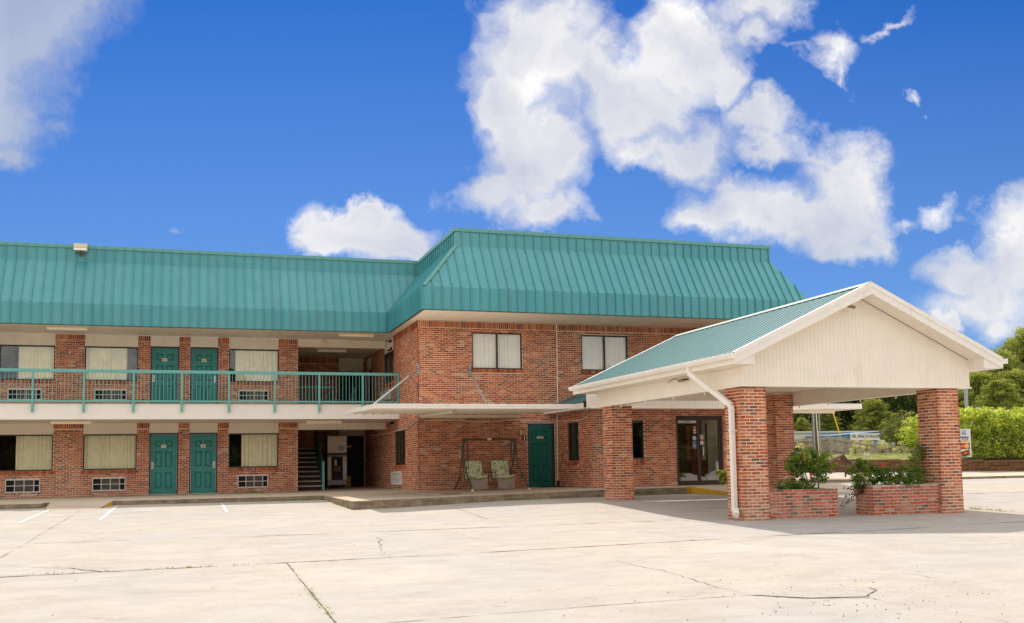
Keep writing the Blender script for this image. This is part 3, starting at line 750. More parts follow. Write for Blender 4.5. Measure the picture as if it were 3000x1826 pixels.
def six_panel_door(parent, face, pos, s0, s1, z0, z1, num=None, handle='l', m=DOORG, name='door', plate=None, lever=True, fwid=.05, sill=True):
    def P(a, d, c):
        return (a, pos+d, c) if face == '-y' else (pos+d, a, c)
    def bx(mb, a, b, d0, d1, c, d):
        if face == '-y': mb.box(a, b, pos+d0, pos+d1, c, d)
        else: mb.box(pos+d0, pos+d1, a, b, c, d)
    fr = MB(); bx(fr, s0, s0+fwid, .01, .14, z0, z1); bx(fr, s1-fwid, s1, .01, .14, z0, z1); bx(fr, s0+fwid, s1-fwid, .01, .14, z1-fwid, z1)
    f = fr.build('door_frame', BRONZE, parent)
    a0, a1 = s0+fwid+.004, s1-fwid-.004; zb, zt = z0+.03, z1-fwid-.004
    mb = MB(); w = a1-a0; h = zt-zb; D = .07
    # leaf with six recessed panels
    cols = [(a0+w*.16, a0+w*.44), (a0+w*.56, a0+w*.84)]; rows = [(zb+h*.085, zb+h*.36), (zb+h*.45, zb+h*.71), (zb+h*.79, zb+h*.90)]
    op = [(c[0], c[1], r[0], r[1]) for c in cols for r in rows]
    for (a, b, c, d) in backing(op, a0, a1, zb, zt): bx(mb, a, b, D, D+.045, c, d)
    for (a, b, c, d) in op:
        k = .028
        o4 = [P(a, D, c), P(b, D, c), P(b, D, d), P(a, D, d)]; i4 = [P(a+k, D+.030, c+k), P(b-k, D+.030, c+k), P(b-k, D+.030, d-k), P(a+k, D+.030, d-k)]
        j4 = [P(a+2*k, D+.004, c+2*k), P(b-2*k, D+.004, c+2*k), P(b-2*k, D+.004, d-2*k), P(a+2*k, D+.004, d-2*k)]
        for q in range(4):
            r_ = (q+1) % 4; mb.poly([o4[q], o4[r_], i4[r_], i4[q]]); mb.poly([i4[q], i4[r_], j4[r_], j4[q]])
        mb.poly(j4)
    dr = mb.build(name, m, parent)
    if sill:
        s_ = MB(); bx(s_, s0+.01, s1-.01, -.03, .12, z0, z0+.022); s_.build('threshold', STEEL, parent)
    if lever:
        hx = a0+.055 if handle == 'l' else a1-.055; hz = z0+1.02; sg = 1 if handle == 'l' else -1
        hb = MB(); bx(hb, hx-.035, hx+.035, D-.02, D, hz-.12, hz+.12); hp = hb.build('handle_plate', STEEL, dr)
        hb = MB(); hb.tube([P(hx, D-.02, hz+.01), P(hx, D-.06, hz+.01), P(hx+sg*.11, D-.06, hz+.008)], .011, 6); hb.build('lever', STEEL, dr)
        hb = MB(); bx(hb, hx-.012, hx+.012, D-.024, D-.0195, hz-.02, hz+.0); hb.build('keyhole', BLACK, dr)
    if num:
        cxp = (a0+a1)/2-.005; zp = z0+ (zt-z0)*.803
        pw = .085 if len(num) < 5 else .115; phh = .055 if len(num) < 5 else .037
        pl = MB(); bx(pl, cxp-pw, cxp+pw, D-.012, D, zp-phh, zp+phh); pl.build('number_plate', PLATE, dr)
        tx = text('lettering', num, .085 if len(num) < 5 else .045, P(cxp, D-.014, zp), INK, dr, ext=.001, sx=1.05)
    return dr
for (a, b), n1, n2, hd in ((doors[2], '101', '201', 'l'), (doors[3], '100', '200', 'r'), (doors[0], None, None, 'l'), (doors[1], None, None, 'r')):
    six_panel_door(wing, '-y', YW, a, b, G1, 2.50, n1, hd); six_panel_door(wing, '-y', YW, a, b, G2, 5.56, n2, hd)
    lintel(wing, a, b, 2.50, 2.855); lintel(wing, a, b, 5.56, 5.925)

def ac_unit(parent, a, b, c, d, drain=None, pos=YW, floor=G1):
    mb = MB(); t = .035; y0, y1 = pos-.035, pos+.02
    mb.box(a, b, y0, y1, c, c+t); mb.box(a, b, y0, y1, d-t*1.2, d); mb.box(a, a+t*.8, y0, y1, c+t, d-t*1.2); mb.box(b-t*.8, b, y0, y1, c+t, d-t*1.2)
    ww = b-a; zm = (c+d)/2
    for k in (.27, .54, .82): mb.box(a+ww*k-.012, a+ww*k+.012, y0+.004, y1, c+t, d-t*1.2)
    mb.box(a+t, b-t, y0+.007, y1, zm-.012, zm+.012)
    g = mb.build('vent_grille', ACW, parent)
    k = MB(); k.box(a+.02, b-.02, pos+.06, pos+.065, c+.02, d-.02); k.box(a+.001, b-.001, pos+.19, pos+.4, c, d); k.build('coil', BLACK, g)
    k = MB()
    n = 9
    for i in range(n):
        z = c+.04+(d-c-.09)*i/(n-1); k.box(a+ww*.29, a+ww*.80, pos+.03, pos+.055, z-.012, z+.012)
    k.build('louvre', ACG, g)
    if drain:
        k = MB(); k.tube([(drain[0][0], pos-.025, drain[0][1])]+[(x, pos-.03, z) for x, z in drain[1:]], .016, 6); k.build('drain_pipe', ACW, g)
    return g
dr_ = {1: [(-4.92, .50), (-4.92, .42), (-5.30, .42), (-5.42, .42), (-5.42, .33)][0:5], 2: [(-3.17, .50), (-3.17, .43), (-2.72, .36), (-2.70, .33)], 3: [(2.60, .50), (2.60, .46), (2.12, .385), (2.10, .33)], 0: None}
for i, (a, b) in enumerate(acs):
    ac_unit(wing, a, b, .52, .975, dr_[i]); ac_unit(wing, a, b, 3.64, 4.025, None)

# floor slab, soffits, beams
mb = MB(); mb.box(-16, 7.0, 34.81, 42.1, 2.86, 3.365); mb.box(-16, 3.7, 42.1, 44, 2.86, 3.365); slab = mb.build('balcony_slab', STUCCO, wing)
mb = MB(); mb.box(-16, 7.0, 34.80, 34.83, 3.366, 3.39); mb.box(-16, 7.0, 34.83, 42.1, 3.366, 3.395); mb.build('slab_edging', WALK, wing)
def soffit_boards(parent, x0, x1, y0, y1, z, pitch=.12, m=SOFFIT, along='x', name='soffit_board'):
    """boards seen from below, joints across"""
    cache = None; n = round((x1-x0)/pitch) if along == 'x' else round((y1-y0)/pitch)
    w = ((x1-x0) if along == 'x' else (y1-y0))/n; g = .004; th = .008
    mb = MB(); L = (y1-y0) if along == 'x' else (x1-x0)
    P = [(0, 0), (g, -th), (w-g, -th), (w, 0)]
    for p, q in zip(P[:-1], P[1:]):
        if along == 'x': mb.quad((p[0], 0, p[1]), (p[0], L, p[1]), (q[0], L, q[1]), (q[0], 0, q[1]))
        else: mb.quad((0, p[0], p[1]), (0, q[0], q[1]), (L, q[0], q[1]), (L, p[0], p[1]))
    me = mb.mesh(name, m)
    for i in range(n):
        inst(me, name, (x0+i*w, y0, z) if along == 'x' else (x0, y0+i*w, z), parent)
sf = MB().box(-16, 6.9, 34.9, 37.3, 5.945, 5.99).build('soffit', SOFFIT, wing); soffit_boards(sf, -14.2, 7.0, 34.83, 37.29, 5.942, .12)
sf2 = MB().box(-16, 6.9, 34.9, 37.3, 2.857, 2.859).build('soffit', SOFFIT, wing); soffit_boards(sf2, -14.2, 7.0, 34.83, 37.29, 2.853, .12)
for z0, z1 in ((5.655, 5.925), (2.603, 2.838)):
    p = MB().box(3.733, 6.99, YW+.02, YW+.2, z0, z1).build('beam', SIDING, wing); boards(p, '-y', YW+.02, 3.733, 6.99, z0, z1)
    MB().box(3.733, 6.99, YW-.01, YW+.02, z0-.02, z0).build('trim', SIDING, p)
cl = MB().box(3.733, 7.0, YW+.2, 42.1, 5.76, 5.80).build('recess_ceiling', SOFFIT, wing); soffit_boards(cl, 3.74, 7.0, YW+.2, 42.1, 5.76, .12)
# recess side wall (faces right) and back walls
MB().box(3.533, 3.733, YW+.2, 42.1, .3, 5.925).build('wall', MORTAR, wing)
brick_wall('wing', wing, '-y', 42.1, 3.733, 5.92, .3, 2.86, (), None, seed=71); brick_wall('wing', wing, '-y', 42.1, 3.733, 5.90, 3.40, 5.78, (), .25, seed=72)
brick_wall('wing', wing, '-y', 42.1, 6.94, 7.0, 3.40, 5.78, (), None, seed=73)
MB().box(5.90, 6.94, 42.12, 42.2, 5.20, 5.78).build('siding_panel', SIDING, wing); MB().box(5.92, 6.99, 42.12, 42.2, 2.50, 2.86).build('siding_panel', SIDING, wing)
d_ = MB().box(5.93, 6.91, 42.12, 42.18, 3.40, 5.20).build('door', mat('black_green_door', (.008, .03, .02), .5), wing)
MB().box(5.9, 5.95, 42.08, 42.2, 3.4, 5.2).box(6.9, 6.95, 42.08, 42.2, 3.4, 5.2).box(5.95, 6.9, 42.08, 42.2, 5.14, 5.2).build('door_frame', BRONZE, wing)
MB().box(5.92, 7.01, 42.25, 42.3, .3, 5.9).box(6.94, 7.02, 42.1, 42.25, .3, 5.9).build('wall', MORTAR, wing)
ld = MB().box(5.93, 6.94, 42.12, 42.18, .36, 2.49).build('door', mat('brown_black_door', (.018, .009, .006), .5), wing)
MB().box(6.11, 6.44, 42.10, 42.12, 2.02, 2.11).build('number_plate', PLATE, ld); text('lettering', 'LAUNDRY ROOM', .05, (6.275, 42.095, 2.065), INK, ld, ext=.001)
MB().ell((6.80, 42.09, 1.35), (.03, .03, .03)).build('door_knob', STEEL, ld)

# mansard
E0, C1, C2, T0 = 5.925, 6.626, 8.162, 8.695
YE, YU = 34.81, 35.695
def clip_poly(poly, a, b, c):      # keep a*x+b*z+c>=0 for 2d points
    out = []
    for i in range(len(poly)):
        p, q = poly[i], poly[(i+1) % len(poly)]; dp = a*p[0]+b*p[1]+c; dq = a*q[0]+b*q[1]+c
        if dp >= 0: out.append(p)
        if (dp >= 0) != (dq >= 0):
            k = dp/(dp-dq); out.append((p[0]+(q[0]-p[0])*k, p[1]+(q[1]-p[1])*k))
    return out
def seam_panel(w, prof, lx=None, rx=None, a=0.0):
    """one standing-seam pan; prof = [(y,z)...] bottom->top; lx/rx(z) clip limits in x"""
    mb = MB(); sw, shh = .020, .048
    for (p, q) in zip(prof[:-1], prof[1:]):
        dy, dz = q[0]-p[0], q[1]-p[1]; L = math.hypot(dy, dz); ny, nz = -dz/L, dy/L
        def put(poly, off=0.0):
            if lx: poly = clip_poly(poly, *lx(p, q))
            if rx: poly = clip_poly(poly, *rx(p, q))
            if len(poly) < 3: return
            mb.poly([(x, p[0]+dy*s/L+ny*off, p[1]+dz*s/L+nz*off) for x, s in poly])
        put([(a, 0), (a+w, 0), (a+w, L), (a, L)])
        # seam rib at the left edge
        i0 = [(a-sw/2, 0), (a+sw/2, 0), (a+sw/2, L), (a-sw/2, L)]
        rib = i0
        if lx: rib = clip_poly(rib, *lx(p, q))
        if rx: rib = clip_poly(rib, *rx(p, q))
        if len(rib) >= 3:
            mb.poly([(x, p[0]+dy*s/L+ny*shh, p[1]+dz*s/L+nz*shh) for x, s in rib])
            s0_, s1_ = min(s for _, s in rib), max(s for _, s in rib)
            for sx_ in (a-sw/2, a+sw/2):
                mb.quad(*[(sx_, p[0]+dy*s/L+ny*o, p[1]+dz*s/L+nz*o) for s, o in ((s0_, 0), (s1_, 0), (s1_, shh), (s0_, shh))])
            mb.quad(*[(x, p[0]+ny*o, p[1]+nz*o) for x, o in ((a-sw/2, 0), (a+sw/2, 0), (a+sw/2, shh), (a-sw/2, shh))])
    return mb
roofw = MB(); roofw.box(-16, 7.5, YE+.03, YU+.2, E0+.02, C1-.02); roofw.box(-16, 7.6, YU+.1, YU+8, C1-.02, T0-.02)
rw = roofw.build('roof', TEAL, wing)
pm = seam_panel(.301, [(YE, E0), (YE, C1), (YU, C2), (YU, T0)]).mesh('roof_panel', TEAL)
k = -35
while -5.502+k*.301 < 7.9:
    x = -5.502+k*.301; k += 1
    inst(pm, 'roof_panel', (x, 0, 0), rw)
MB().box(-16, 7.92, YU-.03, YU+.5, T0, T0+.022).box(-16, 7.92, YU-.035, YU-.028, T0-.09, T0+.022).build('coping', mat('teal_coping', (.13, .34, .30), .4), rw)
MB().box(-16, 6.63, YE-.012, YE+.06, E0-.02, E0).build('drip_edge', mat('drip_dark', (.05, .09, .08), .5), rw)

# railing (a thing of its own)
def railing():
    t = thing('balcony_railing', 'long teal metal balustrade along the upper balcony of the guest wing', 'railing', (0, 34.75, 3.1))
    MB().box(-15.5, 6.99, 34.715, 34.775, 4.375, 4.475).build('top_rail', RAIL, t)
    MB().box(-15.5, 6.99, 34.725, 34.765, 3.425, 3.48).build('bottom_rail', RAIL, t)
    pb = MB().box(-.032, .032, 34.71, 34.80, 3.10, 4.375).mesh('post', RAIL); bb = MB().box(-.0065, .0065, 34.74, 34.753, 3.48, 4.375).mesh('baluster', RAIL)
    for k in range(-7, 9):
        x = -4.777+1.496*k if k < 8 else 6.955
        inst(pb, 'post', (x, 0, 0), t)
        n = 12 if k < 7 else 10
        x2 = -4.777+1.496*(k+1) if k < 7 else 6.955
        if k < 8:
            for j in range(1, n+1): inst(bb, 'baluster', (x+(x2-x)*j/(n+1), 0, 0), t)
railing()
def railing2():
    t = thing('stair_railing', 'short teal landing balustrade deep inside the upper recess above the stairs', 'railing', (4.6, 38.8, 3.4), None)
    MB().box(3.75, 5.24, 39.0, 39.04, 4.25, 4.33).build('top_rail', RAIL, t); MB().box(3.75, 5.24, 39.0, 39.04, 3.47, 3.51).build('bottom_rail', RAIL, t)
    bb = MB().box(-.009, .009, 39.01, 39.03, 3.51, 4.25).mesh('baluster', RAIL)
    for j in range(11): inst(bb, 'baluster', (3.85+j*.125, 0, 0), t)
    MB().box(5.20, 5.26, 39.0, 39.05, 3.39, 4.33).build('post', RAIL, t)
    MB().extrude([(5.21, 39.05, 3.42), (5.21, 40.6, 3.42), (5.21, 40.6, 3.7), (5.21, 39.05, 4.25)], (.02, 0, 0)).build('side_panel', RAIL, t)
    t2 = thing('stair_railing', 'narrow teal rail end standing by the dark upper doorway of the recess', 'railing', (6.2, 40.2, 3.4))
    MB().box(6.18, 6.23, 40.2, 40.25, 3.39, 4.33).box(6.26, 6.31, 40.2, 40.25, 3.39, 4.33).build('post', RAIL, t2); MB().box(6.16, 6.33, 40.195, 40.26, 4.33, 4.38).build('top_rail', RAIL, t2)
    MB().extrude([(6.16, 40.3, 3.5), (6.16, 41.5, 3.42), (6.16, 41.5, 3.6), (6.16, 40.3, 4.25)], (.02, 0, 0)).build('side_panel', RAIL, t2)
railing2()

# staircase
def stairs():
    t = thing('staircase', 'dark concrete stairs with pale nosings climbing inside the ground floor recess', 'stairs', (4.2, 37.8, .36))
    n = 9; tr = mat('stair_dark', (.045, .032, .022), .9, noise_amt=.2); nm = mat('stair_nosing', (.42, .36, .27), .8)
    for i in range(n):
        y = 37.75+i*.27; z = .36+(i+1)*.178
        s = MB().box(3.74, 4.66, y, y+.30, z-.178, z-.045).build('stair_riser', tr, t)
        MB().box(3.74, 4.66, y-.03, y+.30, z-.045, z).build('stair_tread', nm, t)
    # stringer guard
    g = MB(); g.extrude([(4.67, 37.68, .36), (4.67, 37.68, 1.38), (4.67, 40.2, 3.0), (4.67, 40.2, 1.6)], (.03, 0, 0)); g.build('guard_panel', mat('teal_guard', (.03, .12, .11), .6), t)
    MB().box(4.655, 4.735, 37.60, 37.68, .36, 1.42).build('post', RAIL, t)
stairs()

def ice_machine():
    t = thing('ice_machine', 'tall steel ice dispenser with dark front panel standing beside the stairs', 'ice machine', (5.5, 40.0, .36))
    a, b, y = 5.14, 5.90, 39.9
    sm = mat('brushed_steel', (.90, .80, .64), .4, metal=.1, noise_amt=.06, nscale=4)
    MB().box(a, b, y, y+.8, .50, 2.42).build('cabinet', mat('ice_side', (.10, .09, .08), .7), t)
    MB().box(a+.005, b-.005, y-.02, y, 1.765, 2.37).build('top_panel', sm, t); MB().box(a, b, y-.015, y, 2.375, 2.42).build('cap_strip', sm, t)
    MB().box(a+.005, b-.005, y-.02, y, 1.60, 1.675).build('name_strip', mat('brass_strip', (.40, .33, .20), .5), t)
    text('lettering', 'ICE CUBES', .07, (5.34, y-.022, 1.635), INK, t, ext=.001, shear=.2)
    MB().box(a+.005, a+.15, y-.02, y, .70, 1.60).box(b-.16, b-.005, y-.02, y, .70, 1.60).build('side_panel', mat('ice_white', (.92, .86, .76), .5), t)
    d = MB().box(a+.15, b-.16, y-.03, y, .70, 1.60).build('dispenser_panel', mat('ice_brown', (.03, .018, .014), .5), t)
    MB().box(a+.20, b-.20, y-.04, y-.03, .98, 1.53).build('bezel', BLACK, d); MB().box(a+.24, b-.24, y-.045, y-.04, 1.02, 1.24).build('ice_chute', mat('ice_tray', (.16, .12, .08), .6), d)
    MB().box(a+.27, a+.36, y-.05, y-.04, 1.27, 1.49).build('instruction_card', PLATE, d)
    MB().box(a+.005, b-.005, y-.022, y, .50, .69).build('kick_plate', GALV, t)
    MB().box(a+.40, b-.1, y-.025, y-.02, 1.83, 2.05).build('notice', mat('notice_paper', (.55, .52, .55), .8), t)
    MB().box(a+.53, b-.09, y-.04, y-.02, 2.275, 2.295).build('badge', WHITE, t)
    MB().tube([(b-.08, y-.022, 1.47), (b-.08, y-.035, 1.47)], .03, 12).build('lock', GALV, t)
    for x in (a+.04, b-.05): MB().tube([(x, y+.05, .36), (x, y+.05, .50)], .018, 6).build('leg', STEEL, t)
ice_machine()
t = thing('cardboard_box', 'yellow and red printed box on the floor beside the ice machine', 'box', (5.98, 40.6, .36))
MB().box(5.80, 6.16, 40.55, 40.85, .36, .82).build('carton', mat('box_yellow', (.45, .36, .06), .8), t); MB().box(5.78, 5.99, 40.52, 40.55, .45, .60).build('red_print', mat('box_red', (.45, .03, .02), .8), t)
MB().box(5.70, 5.79, 40.5, 40.56, .38, .58).build('paper_slip', WHITE, t)

# ------------------------------------------------------------------ LOBBY BLOCK
block = thing('lobby_block', 'two-storey brick lobby block with projecting teal mansard and white blinds upstairs', 'building', (9, YB, .3))
w5, w6 = (8.808, 10.539), (12.673, 14.405); gd = (10.69, 11.657)
opf = [(w5[0], w5[1], 4.355, 5.581), (w6[0], w6[1], 4.355, 5.581), (gd[0], gd[1], .38, 2.57)]
rows = [(w5[0]-.02, w5[1]+.02, 4.24, 4.355), (w6[0]-.02, w6[1]+.02, 4.24, 4.355)]
brick_wall('block', block, '-y', YB, XB, 11.78, .28, 5.925, opf, .235, seed=11, rowlocks=rows)
brick_wall('block', block, '-y', YB, 11.782, 18.0, 2.90, 5.925, opf, .235, seed=12, rowlocks=rows)
gw, uw = (33.85, 35.65), (35.85, 37.74); ga, ua = (34.42, 35.97), (36.38, 38.0)
ops = [(gw[0], gw[1], 1.24, 2.50), (uw[0], uw[1], 4.305, 5.925), (ga[0], ga[1], .55, 1.0), (ua[0], ua[1], 3.66, 4.03), (40.55, 41.6, 3.40, 5.76)]
rws = [(gw[0]-.05, gw[1]+.05, 1.10, 1.24), (uw[0]-.05, uw[1]+.05, 4.19, 4.305)]
brick_wall('block', block, '-x', XB, YB+.2, 42.1, .28, 5.925, ops, .235, seed=13, rowlocks=rws)
BRICKQ.append(('block', block.children[-1], BR, '-x', XB, wall_bricks(0, 0, YB+.004, YB+.2, .28, 5.925, (), .235, 13, ()), 14))
MB().box(XB, XB+.002, YB+.02, YB+.2, .28, 5.92).build('wall', MORTAR, block)
window(block, '-y', YB, *w5, 4.355, 5.581, BLIND, mull=sum(w5)/2, seed=31, depth=.08); window(block, '-y', YB, *w6, 4.355, 5.581, BLIND, mull=sum(w6)/2, seed=32, depth=.08)
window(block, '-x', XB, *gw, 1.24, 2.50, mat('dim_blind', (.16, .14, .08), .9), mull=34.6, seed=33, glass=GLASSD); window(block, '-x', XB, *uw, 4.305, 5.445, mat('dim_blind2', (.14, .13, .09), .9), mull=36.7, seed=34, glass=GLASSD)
lintel(block, uw[0], uw[1], 5.445, 5.925, '-x', XB)
six_panel_door(block, '-y', YB+.06, gd[0], gd[1], .38, 2.56, 'PRIVATE', 'r', DOORD, lever=False)
d = MB().box(XB+.08, XB+.12, 40.6, 41.55, 3.40, 5.2).build('door', BLACK, block); lintel(block, 40.55, 41.6, 5.2, 5.76, '-x', XB)
def ac_side(a, b, c, d):
    mb = MB(); x0, x1 = XB-.10, XB+.02; t = .035
    mb.box(x0, x1, a, b, c, c+t); mb.box(x0, x1, a, b, d-t, d); mb.box(x0, x1, a, a+.1, c+t, d-t); mb.box(x0, x1, b-t, b, c+t, d-t)
    for k in (.3, .55, .8): mb.box(x0+.01, x1, a+(b-a)*k-.03, a+(b-a)*k+.03, c+t, d-t)
    mb.box(x0+.012, x1, a+.1, b-t, (c+d)/2-.012, (c+d)/2+.012)
    g = mb.build('vent_grille', ACW, block); MB().box(XB+.021, XB+.03, a, b, c, d).box(XB+.19, XB+.4, a, b, c, d).build('coil', ACG, g)
ac_side(*ga, .55, 1.0); ac_side(*ua, 3.66, 4.03)
# block mansard
XE, YEB, XU, YUB, XUR, XER = 6.63, 29.313, 7.923, 30.314, 19.351, 20.233
rb = MB(); rb.box(XE+.03, XER-.03, YEB+.03, 45, E0+.02, C1-.02); rb.box(XU+.05, XUR-.05, YUB+.05, 45, C1-.02, T0-.02)
rbo = rb.build('roof', TEAL, block)
def lxf(p, q):    # left hip
    if p[1] < C1-.01: return (1, 0, -XE)
    if p[1] < C2-.01:
        L = math.hypot(q[0]-p[0], q[1]-p[1]); return (1, -(XU-XE)/L, -XE)
    return (1, 0, -XU)
def rxf(p, q):
    if p[1] < C1-.01: return (-1, 0, XER)
    if p[1] < C2-.01:
        L = math.hypot(q[0]-p[0], q[1]-p[1]); return (-1, -(XER-XUR)/L, XER)
    return (-1, 0, XUR)
prof = [(YEB, E0), (YEB, C1), (YUB, C2), (YUB, T0)]
x = 6.944-.301*2; pm2 = seam_panel(.301, prof).mesh('roof_panel', TEAL)
while x < XER:
    if x > XU+.02 and x+.301 < XUR: inst(pm2, 'roof_panel', (x, 0, 0), rbo)
    else: seam_panel(.301, prof, lxf, rxf, a=x).build('roof_panel', TEAL, rbo)
    x += .301
# left side slope: rotate coordinates (u along -y)
def side_slope():
    L0 = 0
    y = YEB
    prof_x = [(XE, E0), (XE, C1), (XU, C2), (XU, T0)]
    yy = YEB; n = 0
    while yy < YU+.3:
        mb = MB(); w = .301; a, b = yy, yy+w
        for i, (p, q) in enumerate(zip(prof_x[:-1], prof_x[1:])):
            dx, dz = q[0]-p[0], q[1]-p[1]; L = math.hypot(dx, dz); nx, nz = -dz/L, dx/L
            if i == 0: lim = (1, 0, -YEB)
            elif i == 1: lim = (1, -(YUB-YEB)/L, -YEB)
            else: lim = (1, 0, -YUB)
            end = YE+.05 if i == 0 else YU+.3
            for (c0, c1, off) in ((a, b, 0), (a-.010, a+.010, .048)):
                poly = clip_poly([(c0, 0), (c1, 0), (c1, L), (c0, L)], *lim); poly = clip_poly(poly, -1, 0, end) if len(poly) > 2 else poly
                if len(poly) < 3: continue
                mb.poly([(p[0]+dx*s/L+nx*off, t_, p[1]+dz*s/L+nz*off) for t_, s in poly][::-1])
                if off:
                    s0_, s1_ = min(s for _, s in poly), max(s for _, s in poly)
                    for t_ in (c0, c1): mb.quad(*[(p[0]+dx*s/L+nx*o, t_, p[1]+dz*s/L+nz*o) for s, o in ((s0_, 0), (s1_, 0), (s1_, off), (s0_, off))])
        if mb.f: mb.build('roof_panel', TEAL, rbo)
        yy += w
side_slope()
mb = MB(); mb.quad((XER, YEB, E0), (XER, 45, E0), (XER, 45, C1), (XER, YEB, C1)); mb.quad((XER, YEB, C1), (XER, 45, C1), (XUR, 45, C2), (XUR, YUB, C2)); mb.quad((XUR, YUB, C2), (XUR, 45, C2), (XUR, 45, T0), (XUR, YUB, T0)); mb.build('roof_panel', TEAL, rbo)
cop = mat('teal_coping', (.13, .34, .30), .4)
MB().box(XU-.03, XUR+.03, YUB-.035, YUB+.4, T0, T0+.022).box(XU-.035, XUR+.035, YUB-.04, YUB-.032, T0-.09, T0+.022).box(XU-.035, XU+.4, YUB+.4, 45, T0, T0+.022).box(XU-.04, XU-.032, YUB-.035, 45, T0-.09, T0+.022).build('coping', cop, rbo)
def hip_cap(a, b, w=.13):
    a, b = Vector(a), Vector(b); d = (b-a).normalized(); mb = MB()
    up_ = Vector((0, 0, .03)); s1 = Vector((w, 0, 0)); s2 = Vector((0, w, -.0))
    lf = Vector((0, .11, -.075)); rf = Vector((.13, 0, -.0))
    mb.quad(a+up_, b+up_, b+up_+lf, a+up_+lf); mb.quad(a+up_, a+up_+rf, b+up_+rf, b+up_)
    return mb
hip_cap((XE-.02, YEB-.03, C1), (XU-.02, YUB-.03, C2)).build('hip_cap', cop, rbo)
MB().box(XE, XER, YEB-.014, YEB+.06, E0-.02, E0).box(XE-.014, XE+.06, YEB, YE, E0-.02, E0).build('drip_edge', mat('drip_dark', (.05, .09, .08), .5), rbo)
sb_ = MB().box(XE+.05, XER-.05, YEB+.05, 31.6, 5.945, 5.99).build('soffit', SOFFIT, block); soffit_boards(sb_, XE+.06, XER, YEB+.06, YB-.005, 5.942, .12)
sb_ = MB().box(XE+.05, XB, YB, YE+.01, 5.9455, 5.9895).build('soffit', SOFFIT, block); soffit_boards(sb_, XE+.06, XB-.005, YB, YE+.02, 5.942, .12, along='y')

# lobby ground floor projection
lw = (29.80, 30.73)
brick_wall('block', block, '-x', XL, YL+.2, YB, .3, 2.862, [(lw[0], lw[1], 1.29, 2.53)], None, seed=15, rowlocks=[(lw[0]-.03, lw[1]+.2, 1.17, 1.29)])
BRICKQ.append(('block', block.children[-1], BR, '-x', XL, wall_bricks(0, 0, YL+.004, YL+.2, .3, 2.862, (), None, 15, ()), 16))
lo = [(12.78, 13.57, 1.31, 2.53), (14.70, 16.367, .3, 2.67)]
brick_wall('block', block, '-y', YL, XL, 17.9, .3, 2.862, lo, None, seed=17, rowlocks=[(12.72, 13.62, 1.18, 1.31)])
MB().box(17.7, 17.9, YL+.2, 45, .3, 5.925).build('wall', MORTAR, block)
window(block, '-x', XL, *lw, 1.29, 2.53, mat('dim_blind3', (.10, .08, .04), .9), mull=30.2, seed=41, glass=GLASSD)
window(block, '-y', YL, 12.78, 13.57, 1.31, 2.53, None, seed=42, glass=GLASSD)
